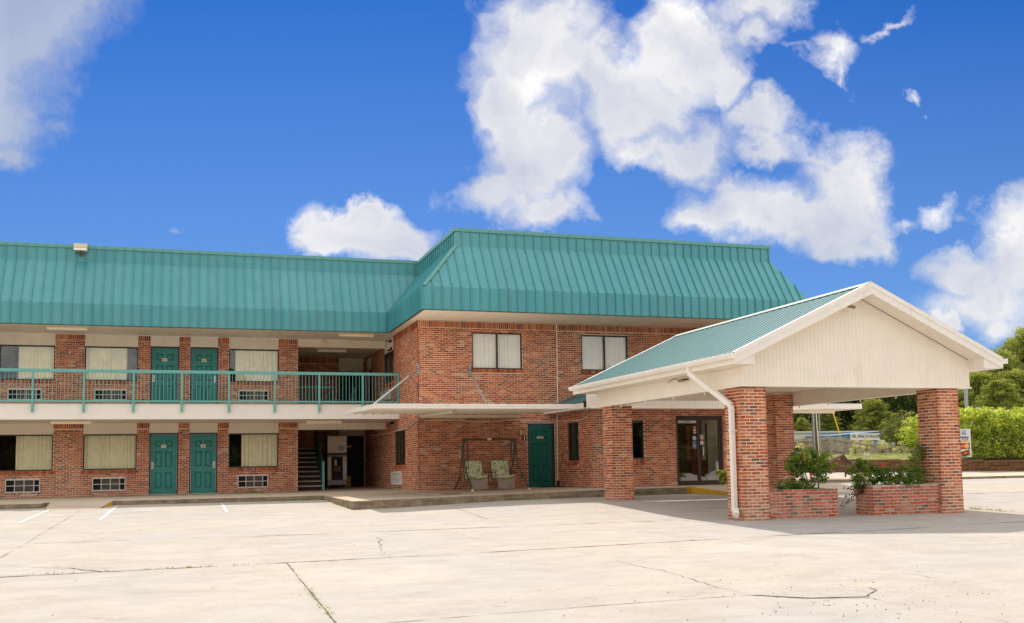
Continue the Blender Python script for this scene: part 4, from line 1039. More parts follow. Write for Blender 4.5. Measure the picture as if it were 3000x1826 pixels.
# entrance doors
def entrance():
    f = MB(); y0, y1 = YL+.03, YL+.13; z0, z1 = .45, 2.67
    f.box(14.70, 14.75, y0, y1, z0, z1); f.box(16.30, 16.367, y0, y1, z0, z1); f.box(14.75, 16.30, y0, y1, z1-.06, z1); f.box(14.75, 16.30, y0, y1, 2.60, 2.61)
    fr = f.build('entrance_frame', mat('door_black', (.05, .024, .013), .4), block); DB = MATS['door_black']
    for i, (a, b) in enumerate(((14.752, 15.52), (15.53, 16.298))):
        m = MB(); m.box(a, a+.045, y0+.02, y1-.02, z0+.01, 2.60); m.box(b-.055, b, y0+.02, y1-.02, z0+.01, 2.60); m.box(a+.045, b-.055, y0+.02, y1-.02, 2.52, 2.60); m.box(a+.045, b-.055, y0+.02, y1-.02, z0+.01, .60)
        leaf = m.build('entrance_door', DB, block)
        MB().box(a+.04, b-.05, y0+.045, y0+.05, .59, 2.53).build('pane', DGL, leaf)
        hx = b-.10 if i == 0 else a+.10
        MB().tube([(hx, y0+.0, 1.40), (hx, y0-.06, 1.40), (hx, y0-.06, 1.67), (hx, y0+.0, 1.67)], .012, 6).build('handle', STEEL if i else DB, leaf)
        MB().box(a+.045, b-.055, y0+.03, y0+.044, 1.655, 1.68).build('push_bar', DB, leaf)
        if i == 0:
            MB().box(a+.05, b-.06, y0+.04, y0+.044, 2.43, 2.515).build('banner_sticker', mat('sticker_white', (.6, .58, .5), .7), leaf)
            text('lettering', 'OPEN', .07, (15.13, y0+.035, 2.475), INK, leaf, ext=.001)
            for (x, z, w, h, c) in ((15.40, 2.30, .05, .04, (.7, .2, .05)), (15.40, 2.21, .045, .03, (.6, .6, .55)), (15.40, 2.13, .045, .03, (.6, .6, .55)), (15.38, 1.95, .06, .06, (.35, .6, .58)), (15.37, 1.80, .07, .045, (.2, .15, .45)), (15.38, 1.68, .06, .06, (.35, .45, .5))):
                MB().box(x-w, x+w, y0+.040, y0+.044, z-h, z+h).build('sticker', mat('sticker_%d' % int(z*100), c, .6), leaf)
        else:
            MB().box(15.575, 15.70, y0+.038, y0+.044, 1.91, 2.05).build('sticker', mat('sticker_cream', (.7, .6, .45), .7), leaf)
            n = 20; ring = MB()
            for k in range(n):
                a0, a1 = 2*pi*k/n, 2*pi*(k+1)/n
                ring.quad(*[(15.6375+r_*cos(q), y0+.0365, 1.98+r_*sin(q)) for r_, q in ((.042, a0), (.056, a0), (.056, a1), (.042, a1))])
            ring.quad((15.60, y0+.036, 1.945), (15.607, y0+.036, 1.938), (15.675, y0+.036, 2.012), (15.668, y0+.036, 2.02)); ring.quad((15.615, y0+.0362, 1.975), (15.665, y0+.0362, 1.975), (15.665, y0+.0362, 1.985), (15.615, y0+.0362, 1.985))
            ring.build('no_smoking_sign', mat('sign_red', (.6, .06, .03), .6), leaf)
            MB().box(15.58, 15.70, y0+.040, y0+.044, 1.74, 1.86).build('sticker', MATS['sticker_white'], leaf)
    # vestibule behind the glass
    k = MB(); k.box(14.4, 16.8, YL+2.2, YL+2.25, .4, 2.8); k.box(14.4, 14.42, YL+.21, YL+2.2, .4, 2.8); k.box(14.42, 16.8, YL+.21, YL+2.2, 2.75, 2.8); k.build('room_interior', mat('vestibule_tan', (.20, .12, .06), .9), block)
    k = MB(); k.box(14.42, 16.8, YL+.21, YL+2.2, .44, .446); k.build('vestibule_floor', WALK, block)
    # inner door with bright window
    n_ = MB(); n_.box(15.75, 16.35, YL+1.0, YL+1.05, .45, 1.25); n_.box(15.75, 15.80, YL+1.0, YL+1.05, 1.25, 2.45); n_.box(16.30, 16.35, YL+1.0, YL+1.05, 1.25, 2.45); n_.build('inner_door', mat('inner_brown', (.26, .06, .03), .6), block)
    MB().box(15.80, 16.2, YL+1.4, YL+1.45, 1.25, 2.4).build('inner_brick_panel', mat('inner_brick', (.55, .24, .15), .9, noise_amt=.2, nscale=20), block)
entrance()
# lobby low roof behind the porch
lr = MB(); ex, ez, rx_, rz = 11.30, 3.0, 14.6, 4.25
nr = 16
def low_slope(xa, za, xb, zb, y0, y1, n, m, amp=.012):
    mb = MB(); k = 8*n
    for i in range(k):
        ya, yb = y0+(y1-y0)*i/k, y0+(y1-y0)*(i+1)/k; ca, cb = amp*cos(2*pi*i/8), amp*cos(2*pi*(i+1)/8)
        mb.quad((xa, ya, za+ca), (xa, yb, za+cb), (xb, yb, zb+cb), (xb, ya, zb+ca))
    return mb
lro = low_slope(ex, ez+.06, rx_, rz+.06, 28.2, YB, 13, TEALR).build('low_roof', TEALR, block)
MB().box(11.27, 11.31, 28.15, YB, 2.86, 3.03).build('fascia', WHITE, lro); MB().box(11.31, XL-.02, 28.2, YB-.03, 2.862, 2.875).build('soffit', SOFFIT, lro)
MB().extrude([(11.32, 28.16, 2.87), (18, 28.16, 2.87), (14.6, 28.16, 4.2)], (0, .03, 0)).build('gable_board', SIDING, lro)
sp_ = MB().box(11.4, 18, 28.10, 28.14, 2.87, 3.30).build('siding_panel', SIDING, block); boards(sp_, '-y', 28.10, 11.6, 17.6, 2.885, 3.30, .115)
MB().box(11.5, 17.7, 28.06, 28.14, 2.855, 2.886).build('trim', SIDING, block); MB().box(XL, 17.9, 28.14, YL, 2.865, 2.88).build('soffit', SOFFIT, block)

# ------------------------------------------------------------------ WALKWAY AWNING
aw = thing('walkway_awning', 'flat white metal awning with silver braces over the walk beside the lobby', 'awning', (7.5, 26, 2.85))
K0, K1, KX0, KX1 = 25.98, 31.60, 4.595, 10.41
def kz(y): return 2.735+.02*(y-K0)
m = MB(); m.extrude([(KX0, K0, 2.726), (KX0, K0+.10, 2.726), (KX0, K0+.10, 2.75), (KX0, K0+.02, 2.75), (KX0, K0+.02, 2.835), (KX0, K0+.10, 2.835), (KX0, K0+.10, 2.853), (KX0, K0-.012, 2.853), (KX0, K0-.012, 2.80), (KX0, K0, 2.79)], (KX1-KX0, 0, 0)); m.build('front_gutter', WHITE, aw)
MB().box(9.92, 9.935, K0-.018, K0-.012, 2.72, 2.86).build('gutter_seam', WHITE, aw)
m = MB(); m.extrude([(KX0-.02, K0-.012, 2.726), (KX0-.02, K0-.012, 2.853), (KX0-.02, K1-.3, 2.96), (KX0-.02, K1-.3, 2.84)], (.03, 0, 0)); m.build('side_fascia', WHITE, aw)
m = MB(); m.extrude([(KX1-.03, K0+.12, 2.74), (KX1-.03, K0+.12, 2.85), (KX1-.03, K1, 2.955), (KX1-.03, K1, 2.845)], (.03, 0, 0)); m.build('side_fascia', WHITE, aw)
n = 20; wpan = (KX1-KX0-.06)/n
pm3 = MB(); 
for (a, b, o1, o2) in ((0, .03, 0, .05), (.03, wpan-.03, .05, .05), (wpan-.03, wpan, .05, 0)):
    pm3.quad((a, K0+.11, kz(K0)+o1), (a, K1, kz(K1)+o1), (b, K1, kz(K1)+o2), (b, K0+.11, kz(K0)+o2))
    pm3.quad((a, K0+.11, kz(K0)+o1+.012), (b, K0+.11, kz(K0)+o2+.012), (b, K1, kz(K1)+o2+.012), (a, K1, kz(K1)+o1+.012))
pmm = pm3.mesh('roof_pan', SIDING)
for i in range(n): inst(pmm, 'roof_pan', (KX0+.015+i*wpan, 0, 0), aw)
m = MB(); m.extrude([(XB+.0, K0+1.6, kz(K0+1.6)-.09), (XB+.0, YB-.01, kz(YB)-.09), (XB+.0, YB-.01, kz(YB)-.005), (XB+.0, K0+1.6, kz(K0+1.6)-.005)], (.05, 0, 0)); m.box(XB+.05, KX1-.03, YB-.06, YB-.012, kz(YB)-.1, kz(YB)-.006); m.build('ledger', SIDING, aw)
def brace(a, b):
    m = MB(); m.tube([a, b], .028, 6); br = m.build('brace', GALV, aw)
    MB().box(a[0]-.03, a[0]+.03, a[1]-.03, a[1]+.02, a[2]-.16, a[2]+.16).build('brace_plate', GALV, aw)
brace((6.98, YB-.035, 4.33), (4.62, 26.4, 2.86)); brace((8.70, YB-.035, 4.33), (7.66, 26.15, 2.86))
for x in (7.0, 8.1, 9.9): MB().box(x, x+.02, YB-.03, YB-.01, 2.95, 3.22).box(x-.05, x+.07, YB-.03, YB-.012, 3.2, 3.22).build('hanger', GALV, aw)

# ------------------------------------------------------------------ ENTRANCE PORCH
po = thing('entrance_porch', 'gabled drive-through porch on four brick pillars with corrugated teal roof', 'porch', (13.65, 18, 0))
PX0, PX1, PYF, PYR = 10.74, 16.51, 18.04, 25.75
RF, RR_ = 17.573, 26.486; RXC, RZ = 13.65, 4.89; EX0, EX1, EZ = 10.31, 16.99, 3.345
SL = (RZ-EZ)/(RXC-EX0)
pillars = [(10.742, 11.323, 18.10, 18.75, -.02, 2.735, 0), (15.644, 16.195, 18.10, 18.75, -.02, 2.735, 0), (10.71, 11.284, 24.645, 25.265, .15, 2.735, 0), (15.713, 16.284, 24.645, 25.265, .15, 3.10, 0)]
for i, (a, b, c, d, z0, z1, _) in enumerate(pillars):
    cyo = MB().box(a, b, c, d, z0, z1).build('pillar', MORTAR, po)
    BRICKQ.append(('porch', cyo, BR, '-y', c, wall_bricks(0, 0, a-.006, b+.006, z0, z1, (), None, 100+i), 100+i))
    BRICKQ.append(('porch', cyo, BR, '-x', a, wall_bricks(0, 0, c, d, z0+CH*.0, z1, (), None, 110+i), 110+i))
    BRICKQ.append(('porch', cyo, BR, '+x', b, wall_bricks(0, 0, c, d, z0, z1, (), None, 120+i), 120+i))
    if i < 3: MB().box(a-.03, b+.03, c-.03, d+.03, z1, z1+.014).build('pillar_trim', SIDING, po)
# beams
def rz_at(x): return RZ-.20-abs(x-RXC)*SL
fg = MB(); fg.extrude([(PX0+.02, PYF+.03, 2.75), (PX1-.02, PYF+.03, 2.75), (PX1-.02, PYF+.03, rz_at(PX1-.02)), (RXC, PYF+.03, rz_at(RXC)), (PX0+.02, PYF+.03, rz_at(PX0+.02))], (0, .22, 0)); fgo = fg.build('gable', SIDING, po)
boards(fgo, '-y', PYF+.03, PX0, PX1, 2.765, 5, .094, topf=rz_at, th=.006)
MB().box(PX0-.02, PX1+.02, PYF-.012, PYF+.25, 2.735, 2.765).build('trim', SIDING, fgo)
bl = MB().box(PX0+.02, PX0+.2, PYF+.26, PYR, 2.75, 3.2).build('beam', SIDING, po); boards(bl, '-x', PX0+.02, PYF+.02, PYR, 2.765, 3.15, .102)
MB().box(PX0-.012, PX0+.21, PYF+.25, PYR+.01, 2.735, 2.765).build('trim', SIDING, bl)
br_ = MB().box(PX1-.2, PX1-.02, PYF+.26, PYR, 2.75, 3.2).build('beam', SIDING, po); boards(br_, '-x', PX1-.2, PYF+.26, PYR, 2.765, 3.10, .102)
MB().box(PX1-.22, PX1, PYF+.25, PYR+.01, 2.735, 2.765).build('trim', SIDING, br_)
for i in range(5): MB().box(PX1-.235, PX1-.21, 18.9+i*1.35, 18.93+i*1.35, 2.66, 2.735).build('hook', WHITE, br_)
for i in range(4): MB().box(PX0-.012, PX0+.012, 19.6+i*1.5, 19.62+i*1.5, 2.66, 2.735).build('hook', WHITE, bl)
bk = MB().box(PX0+.02, PX1-.02, PYR-.2, PYR, 2.95, 3.2).build('beam', SIDING, po)
ce = MB().box(PX0+.2, PX1-.2, PYF+.26, PYR-.2, 3.12, 3.16).build('ceiling', SOFFIT, po); soffit_boards(ce, PX0+.2, PX1-.2, PYF+.26, PYR-.2, 3.12, .12)
# eave boxes and soffits
MB().box(EX0+.02, PX0, PYF, PYR+.45, 3.15, 3.17).build('soffit', SIDING, po); MB().box(PX1, EX1-.02, PYF, PYR+.45, 3.15, 3.17).build('soffit', SIDING, po)
MB().box(EX0, EX0+.02, RF+.03, RR_, 3.15, 3.36).build('fascia', SIDING, po); MB().box(EX1-.02, EX1, RF+.03, RR_, 3.15, 3.36).build('fascia', SIDING, po)
m = MB(); m.extrude([(EX0+.015, RF+.025, 3.145), (10.785, RF+.025, 3.145), (10.785, RF+.025, 3.45), (EX0+.015, RF+.025, 3.28)], (0, PYF-RF, 0)); m.build('eave_return', WHITE, po)
m = MB(); m.extrude([(16.50, RF+.025, 3.145), (EX1-.015, RF+.025, 3.145), (EX1-.015, RF+.025, 3.28), (16.50, RF+.025, 3.45)], (0, PYF-RF, 0)); m.build('eave_return', WHITE, po)
# rake fascia boards
for sgn in (-1, 1):
    xe = EX0 if sgn < 0 else EX1
    for (yy, nm) in ((RF, 'rake_board'), (RR_-.03, 'rake_board')):
        m = MB(); m.extrude([(RXC, yy, RZ), (xe, yy, EZ), (xe, yy, EZ-.20), (RXC, yy, RZ-.21)], (0, .03, 0)); m.build(nm, WHITE, po)
    m = MB(); m.extrude([(RXC, RF-.012, RZ+.035), (xe, RF-.012, EZ+.035), (xe, RF-.012, EZ-.05), (RXC, RF-.012, RZ-.055)], (0, .012, 0)); m.build('rake_trim', WHITE, po)
    for (y0, y1) in ((RF-.012, RF+.13), (RR_-.13, RR_+.01)):
        m = MB(); m.extrude([(RXC, y0, RZ+.045), (xe, y0, EZ+.045), (xe, y0, EZ+.035), (RXC, y0, RZ+.035)], (0, y1-y0, 0)); m.build('rake_cap', CAPW, po)
    # sloping soffit under the rake
    m = MB(); m.extrude([(RXC, RF+.03, RZ-.19), (xe+(-sgn)*.45, RF+.03, EZ-.19+.45*SL), (xe+(-sgn)*.45, RF+.03, EZ-.20+.45*SL), (RXC, RF+.03, RZ-.20)], (0, PYF-RF-.03, 0)); m.build('soffit', SIDING, po)
# corrugated roofing sheets
def sheet_roof(sgn):
    xe = EX0-.05 if sgn < 0 else EX1+.05; ze = RZ-(abs(xe-RXC))*SL
    n = 8; L = (RR_-RF-.2)/n; waves = 4; pt_ = L/waves; hr = .017
    mb = MB(); pr = []
    for i in range(waves): pr += [(i*pt_, 0), (i*pt_+pt_*.40, .001), (i*pt_+pt_*.80, 0), (i*pt_+pt_*.82, hr), (i*pt_+pt_*.97, hr)]
    pr.append((L, 0))
    for (ya, ca), (yb, cb) in zip(pr[:-1], pr[1:]):
        q = [(xe, ya, ze+ca), (RXC, ya, RZ+ca), (RXC, yb, RZ+cb), (xe, yb, ze+cb)]
        mb.poly(q if sgn < 0 else q[::-1])
    me = mb.mesh('roof_sheet', TEALR)
    for i in range(n): inst(me, 'roof_sheet', (0, RF+.1+i*L, .02), po)
sheet_roof(-1); sheet_roof(1)
MB().extrude([(RXC-.16, RF-.01, RZ+.05-.16*SL), (RXC, RF-.01, RZ+.06), (RXC+.16, RF-.01, RZ+.05-.16*SL), (RXC, RF-.01, RZ+.045)], (0, RR_-RF+.02, 0)).build('ridge_cap', mat('ridge_grey', (.30, .36, .34), .5), po)
# gutters and downspouts
def gutter(x0, sgn):
    a = x0; b = x0+sgn*.115
    m = MB(); m.extrude([(a, RF-.01, 3.25), (b-sgn*.03, RF-.01, 3.25), (b, RF-.01, 3.31), (b, RF-.01, 3.365), (b-sgn*.012, RF-.01, 3.365), (b-sgn*.012, RF-.01, 3.315), (b-sgn*.04, RF-.01, 3.262), (a, RF-.01, 3.262)], (0, RR_-RF+.02, 0))
    m.box(a, b, RF-.02, RF-.008, 3.25, 3.36); m.build('gutter', WHITE, po); 
    MB().box(b-.004, b+.004, 19.9, 19.93, 3.25, 3.37).build('gutter_seam', WHITE, po)
gutter(EX0-.003, -1); gutter(EX1+.003, 1)
def sq_pipe(pts, w, d, m_, name, parent):
    mb = MB()
    for p, q in zip(pts[:-1], pts[1:]):
        p, q = Vector(p), Vector(q); dr = (q-p).normalized(); a = Vector((1, 0, 0)) if abs(dr.x) < .9 else Vector((0, 1, 0)); b = dr.cross(a).normalized(); a = b.cross(dr).normalized()
        c = [p+a*w/2*i+b*d/2*j for i, j in ((-1, -1), (1, -1), (1, 1), (-1, 1))]
        mb.extrude([tuple(v) for v in c], q-p)
    return mb.build(name, m_, parent)
sq_pipe([(10.27, 19.41, 3.26), (10.27, 19.41, 3.13), (10.64, 18.32, 2.36), (10.64, 18.32, .20)], .085, .10, WHITE, 'downspout', po)
sq_pipe([(10.64, 18.32, .22), (10.56, 18.12, .12)], .10, .11, WHITE, 'downspout_outlet', po)
for z in (1.84, .23): MB().box(10.585, 10.76, 18.25, 18.39, z-.015, z+.015).build('pipe_strap', WHITE, po)
sq_pipe([(17.05, 19.3, 3.25), (17.05, 19.3, 3.1), (16.3, 18.5, 2.45), (16.27, 18.5, 2.0), (16.27, 18.5, .1)], .08, .09, WHITE, 'downspout', po)

# ------------------------------------------------------------------ PLANTERS
def planter(x0, x1, y0, y1, z1, label, loc, right_end, left_end):
    t = thing('brick_planter', label, 'planter', loc, 'brick planters under the porch gable')
    m = MB(); w = .11; m.box(x0, x1, y0, y0+w, -.05, z1-.006); m.box(x0, x1, y1-w, y1, -.05, z1-.006); m.box(x0, x0+w, y0+w, y1-w, -.05, z1-.006); m.box(x1-w, x1, y0+w, y1-w, -.05, z1-.006)
    bo = m.build('planter_wall', MORTAR2, t)
    MB().box(x0+w, x1-w, y0+w, y1-w, -.05, z1-.06).build('soil', SOIL, t)
    BRICKQ.append(('planter'+str(x0), bo, BP, '-y', y0, wall_bricks(0, 0, x0, x1, .01, z1, (), None, int(x0)), int(x0)))
    BRICKQ.append(('planter'+str(x0), bo, BP, '-x', x0, wall_bricks(0, 0, y0, y1, .01, z1, (), None, int(x0)+1), int(x0)+1))
    return t
planter(11.335, 13.02, 18.17, 18.80, .607, 'low brick planter with open flowering rose bush beside the downspout pillar', (12.1, 18.5, 0), 1, 0)
planter(13.92, 15.635, 18.17, 18.79, .652, 'low brick planter with dense dark bushes beside the card sign pillar', (14.8, 18.5, 0), 0, 1)

# ------------------------------------------------------------------ foliage helpers
def leaf(mb, c, d, n, L, Wd, tone):
    """small leaf of two triangles folded, centre c, direction d, normal n"""
    d = d.normalized(); s = d.cross(n)
    if s.length < 1e-4: s = d.orthogonal()
    s.normalize(); i = len(mb.v)
    mb.v += [tuple(c-d*L/2), tuple(c+s*Wd/2), tuple(c+d*L/2), tuple(c-s*Wd/2)]
    mb.f.append((i, i+1, i+2, i+3)); mb.t.append(tone)
def rdir(rr, zb=0.0):
    while True:
        v = Vector((rr.uniform(-1, 1), rr.uniform(-1, 1), rr.uniform(-1, 1)))
        if .1 < v.length < 1: v.normalize(); v.z += zb; return v.normalized()
def clumps(mb, cs, rr, n, L, Wd, r, tone_spread=.25, zb=.3, flat=.7):
    for c in cs:
        base = rr.uniform(.2, .8); rad = r*rr.uniform(.6, 1.3)
        for _ in range(n):
            o = rdir(rr)*rad*(rr.random()**.4); o.z *= flat
            d = (o.normalized()+rdir(rr, zb)*.8)
            leaf(mb, c+o, d, rdir(rr, .5), L*rr.uniform(.6, 1.3), Wd*rr.uniform(.6, 1.3), min(1, max(0, base+rr.uniform(-tone_spread, tone_spread)+o.z/rad*.15)))
def pine_mesh(seed, H=10.0, Rm=3.0, nl=75, clump=26, leafL=.36):
    rr = random.Random(seed); mb = MB(); tb = MB()
    lean = Vector((rr.uniform(-.3, .3), rr.uniform(-.3, .3), 0))
    tp = [Vector((0, 0, 0))+lean*(k/6)**2+Vector((0, 0, H*.95*k/6)) for k in range(7)]
    tb.tube(tp, .20, 7, r2=.03); cs = []
    for i in range(nl):
        h = .16+.82*(i/nl); z = H*h; ph = i*2.4+rr.uniform(-.5, .5)
        R_ = Rm*(1.06-h)**.62*rr.uniform(.65, 1.08)*(.55+.45*min(1, (h-.05)/.25))
        st = Vector((0, 0, z*.97))+lean*h*h; e = st+Vector((cos(ph)*R_, sin(ph)*R_, rr.uniform(-.1, .5)*R_*.5))
        if i % 2 == 0: tb.tube([st, (st+e)/2+Vector((0, 0, .1)), e], .05, 4, r2=.012, caps=False)
        for q in (.4, .6, .8, 1.0): cs.append(st.lerp(e, q)+Vector((rr.uniform(-.25, .25), rr.uniform(-.25, .25), rr.uniform(-.1, .2))))
    clumps(mb, cs, rr, clump, leafL, leafL*.30, .46*Rm/3, zb=.4)
    return mb, tb
def broad_mesh(seed, H, rx, rz, n, L, r, nleaf, trunk_h):
    rr = random.Random(seed); mb = MB(); tb = MB(); cs = []
    tb.tube([(0, 0, 0), (.05, 0, trunk_h), (0, .05, H*.6)], .16, 6, r2=.05)
    for i in range(n):
        d = rdir(rr); q = rr.random()**.33*.95
        k = 1+.25*noise.noise(d*2.1+Vector((seed, 0, 0)))
        c = Vector((d.x*rx*q*k, d.y*rx*q*k, H-rz+d.z*rz*q*k)); cs.append(c)
        if i % 9 == 0: tb.tube([(0, 0, trunk_h), tuple(c)], .05, 4, r2=.01, caps=False)
    clumps(mb, cs, rr, nleaf, L, L*.55, r)
    return mb, tb
class Tree:
    def __init__(s, mb, tb, m): s.c = mb.mesh('crown', m); s.t = tb.mesh('trunk', BARK)
    def put(s, name, label, loc, sc, rz, group='trees beyond the lot', szx=1.0):
        t = thing(name, label, 'tree', loc, group); t.rotation_euler = (0, 0, rz); t.scale = (sc*szx, sc*szx, sc)
        for me, nm in ((s.c, 'crown'), (s.t, 'trunk')):
            o = bpy.data.objects.new(nm, me); COL.objects.link(o); o.parent = t
P1 = Tree(*pine_mesh(3, 10, 3.2, 110, 44, .24), PINE); P2 = Tree(*pine_mesh(8, 10, 2.6, 100, 40, .22), PINE); P3 = Tree(*pine_mesh(15, 10, 3.8, 130, 44, .26), PINE)
def tree_at(T, u, vtop, y, base_z, name, label, rz=0.0, szx=1.0, H=10.0):
    p = at(u, vtop, y); sc = (p[2]-base_z)/H
    T.put(name, label, (float(p[0]), y, base_z), sc, rz, szx=szx)
GB = 1.9
# pines seen under the porch roof
tree_at(P1, 2350, 1222, 101, GB, 'pine_tree', 'small bright pine at far left under the porch roof', .3, 1.5)
tree_at(P2, 2425, 1200, 102, GB, 'pine_tree', 'round young pine directly behind the brown pole', 1.2, 2.0)
tree_at(P3, 2562, 1166, 100.5, GB, 'pine_tree', 'broad olive pine rising above the storage sign', 2.2, 1.5)
B1 = Tree(*broad_mesh(4, 4.5, 2.4, 2.1, 150, .26, .42, 26, 1.0), HEDGE)
B2 = Tree(*broad_mesh(6, 4.5, 2.4, 2.1, 150, .26, .42, 26, 1.0), foliage_mat('dull_leaves', [(0, (.06, .085, .02)), (.5, (.14, .165, .045)), (1, (.26, .27, .09))]))
tree_at(B2, 2662, 1203, 60, GB-.3, 'leafy_tree', 'dull green leafy tree behind the fence end', 0, 1.25, 4.5)
tree_at(B2, 2628, 1232, 58.5, GB-.4, 'leafy_tree', 'low greyish bush tree beside the storage sign', 2, 1.1, 4.5)
tree_at(B1, 2690, 1222, 53, 1.4, 'leafy_tree', 'lime green leafy tree left of the card sign pillar', 1, 1.0, 4.5)
tree_at(B1, 2735, 1200, 55, 1.4, 'leafy_tree', 'bright leafy tree partly hidden behind the card sign pillar', 2.5, 1.1, 4.5)
# tall pines on the right
RT = [(2835, 1045, 92, 'tall dark pine just beyond the porch eave tip', P2, 1.1), (2890, 1030, 96, 'tall pine with thin grey top above the hedge', P1, 1.1), (2930, 1018, 90, 'dense tall pine in the middle of the right tree line', P3, 1.0),
      (2965, 985, 100, 'tallest round-topped pine at the right tree line', P1, 1.0), (3010, 950, 92, 'big pine at the right edge of the view', P3, 1.1), 
      (2855, 1085, 74, 'nearer yellow-green pine above the hedge beside the pillar', P3, 1.25), (2925, 1110, 70, 'near pine with broad olive crown over the hedge', P1, 1.7), (2985, 1080, 72, 'near olive pine above the grey shed roof', P3, 1.5), (2790, 1120, 76, 'pine mostly hidden behind the card sign pillar', P2, 1.6)]
for i, (u, v, y, lb, T, sx_) in enumerate(RT): tree_at(T, u, v, y, GB, 'pine_tree', lb, i*1.3, sx_)
# distant wood as one mass
def woodland(name, x0, x1, y0, y1, zt, n, seed, bz=1.5, L=.9):
    rr = random.Random(seed); mb = MB(); cs = []
    for i in range(n):
        x = rr.uniform(x0, x1); y = rr.uniform(y0, y1); top = zt*(1+.22*noise.noise(Vector((x*.12, y*.1, seed))))
        cs.append(Vector((x, y, bz+(top-bz)*rr.random()**.6)))
    clumps(mb, cs, rr, 26, L, L*.5, 1.3)
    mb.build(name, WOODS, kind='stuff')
woodland('woodland', 62, 160, 107, 118, 13, 2600, 5, L=.55)
woodland('woodland', 84, 150, 98, 112, 13.5, 1500, 9, L=.5)
woodland('woodland', -60, 60, -48, -38, 10.5, 800, 6, 0, 1.3)
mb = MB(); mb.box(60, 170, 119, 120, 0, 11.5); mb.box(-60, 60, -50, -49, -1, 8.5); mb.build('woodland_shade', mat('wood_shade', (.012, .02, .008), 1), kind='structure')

# hedge
def hedge(name, label, pts, h0, h1, depth, n, seed, m=HEDGE, L=.17, r=.30, nl=24):
    rr = random.Random(seed); mb = MB(); cs = []
    for i in range(n):
        k = rr.random(); a = Vector(pts[0]).lerp(Vector(pts[1]), k); z = h0+(h1-h0)*rr.random()**.85*(1+.30*noise.noise(Vector((a.x*.55, seed, 0)))+.12*noise.noise(Vector((a.x*2.1, seed, 4))))
        side = rr.choice((-1, -1, 0, 1)); q = rr.uniform(.4, 1.15)*depth*.5
        cs.append(Vector((a.x+rr.uniform(-.2, .2), a.y+side*q, z)))
    clumps(mb, cs, rr, nl, L, L*.55, r)
    t = thing(name, label, 'hedge', (pts[0][0], pts[0][1], h0)); mb.build('leaves', m, t)
    s = MB()
    for i in range(9):
        a = Vector(pts[0]).lerp(Vector(pts[1]), (i+.5)/9); s.tube([(a.x, a.y, h0-.4), (a.x+.1, a.y, h1*.8)], .05, 5, r2=.02)
    s.build('stems', BARK, t)
    return t
HY = lambda u: (lambda p: p)(at(u, 1300, 48.6))
pL, pR = at(2790, 1300, 48.9), at(3100, 1300, 47.2)
hedge('hedge', 'tall bright green clipped hedge on the timber wall at right', [(pL[0], 48.9, 0), (pR[0], 47.2, 0)], 1.15, 3.95, 1.9, 1100, 3)

# ------------------------------------------------------------------ timber retaining wall
tw = thing('retaining_wall', 'low wall of stacked brown railway timbers across the back lot', 'wall', (40, 50, .3))
a0 = at(2330, 1340, 50.4); a1 = at(3100, 1340, 46.2)
P0 = Vector((a0[0], 50.4, .48)); Pn = Vector((a1[0], 46.2, .22)); Lw = (Pn-P0).length; ux = (Pn-P0).normalized(); ang = math.atan2(ux.y, ux.x)
rr = random.Random(4)
for row in range(5):
    s = -rr.uniform(0, 1.5)
    while s < Lw:
        L = rr.uniform(2.2, 2.7); p = P0+ux*(s+L/2)+Vector((0, 0, -.08+row*.178)); hh = .172
        mb = MB(); j = lambda q: rr.uniform(-q, q)
        mb.box(-L/2+.01, L/2-.01, -.09+j(.012), .09, -hh/2+j(.006), hh/2+j(.006))
        o = inst(mb.mesh('timber', TIMB), 'timber', p, tw, (0, j(.003), ang)); s += L
# grass bank behind
def bank(x, y):
    t = (y-(50.4-(x-P0.x)*(4.2/(Pn.x-P0.x))))
    return 1.06+min(1, max(0, t/6))*.45+.05*noise.noise(Vector((x*.4, y*.4, 0)))
mb = MB(); nx_, ny_ = 60, 24
gx_ = [P0.x-6+(90)*i/nx_ for i in range(nx_+1)]
def by(x): return 50.52-(x-P0.x)*(4.2/(Pn.x-P0.x))
for i in range(nx_):
    for j in range(ny_):
        def pt(i_, j_):
            x = gx_[i_]; y = by(x)+(j_/ny_)**2*300; return (x, y, bank(x, y) if j_ < ny_ else 1.8)
        mb.quad(pt(i, j), pt(i+1, j), pt(i+1, j+1), pt(i, j+1))
struct(mb.build('grass_bank', GRASSG, smooth=True))
mb = MB(); rr = random.Random(12)
for i in range(15000):
    x = rr.uniform(P0.x-1, P0.x+9.5); y = by(x)+rr.uniform(.05, 5.6); z = bank(x, y)-.12; h = rr.uniform(.06, .24)*(1+.5*noise.noise(Vector((x, y, 3)))); d = Vector((rr.uniform(-.35, .35), rr.uniform(-.35, .35), 1))*h; w = Vector((rr.uniform(-1, 1), rr.uniform(-1, 1), 0)).normalized()*.012
    c = Vector((x, y, z)); mb.poly([tuple(c-w), tuple(c+w), tuple(c+d)], rr.uniform(.1, 1))
mb.build('tall_grass', GRASSM, kind='stuff')
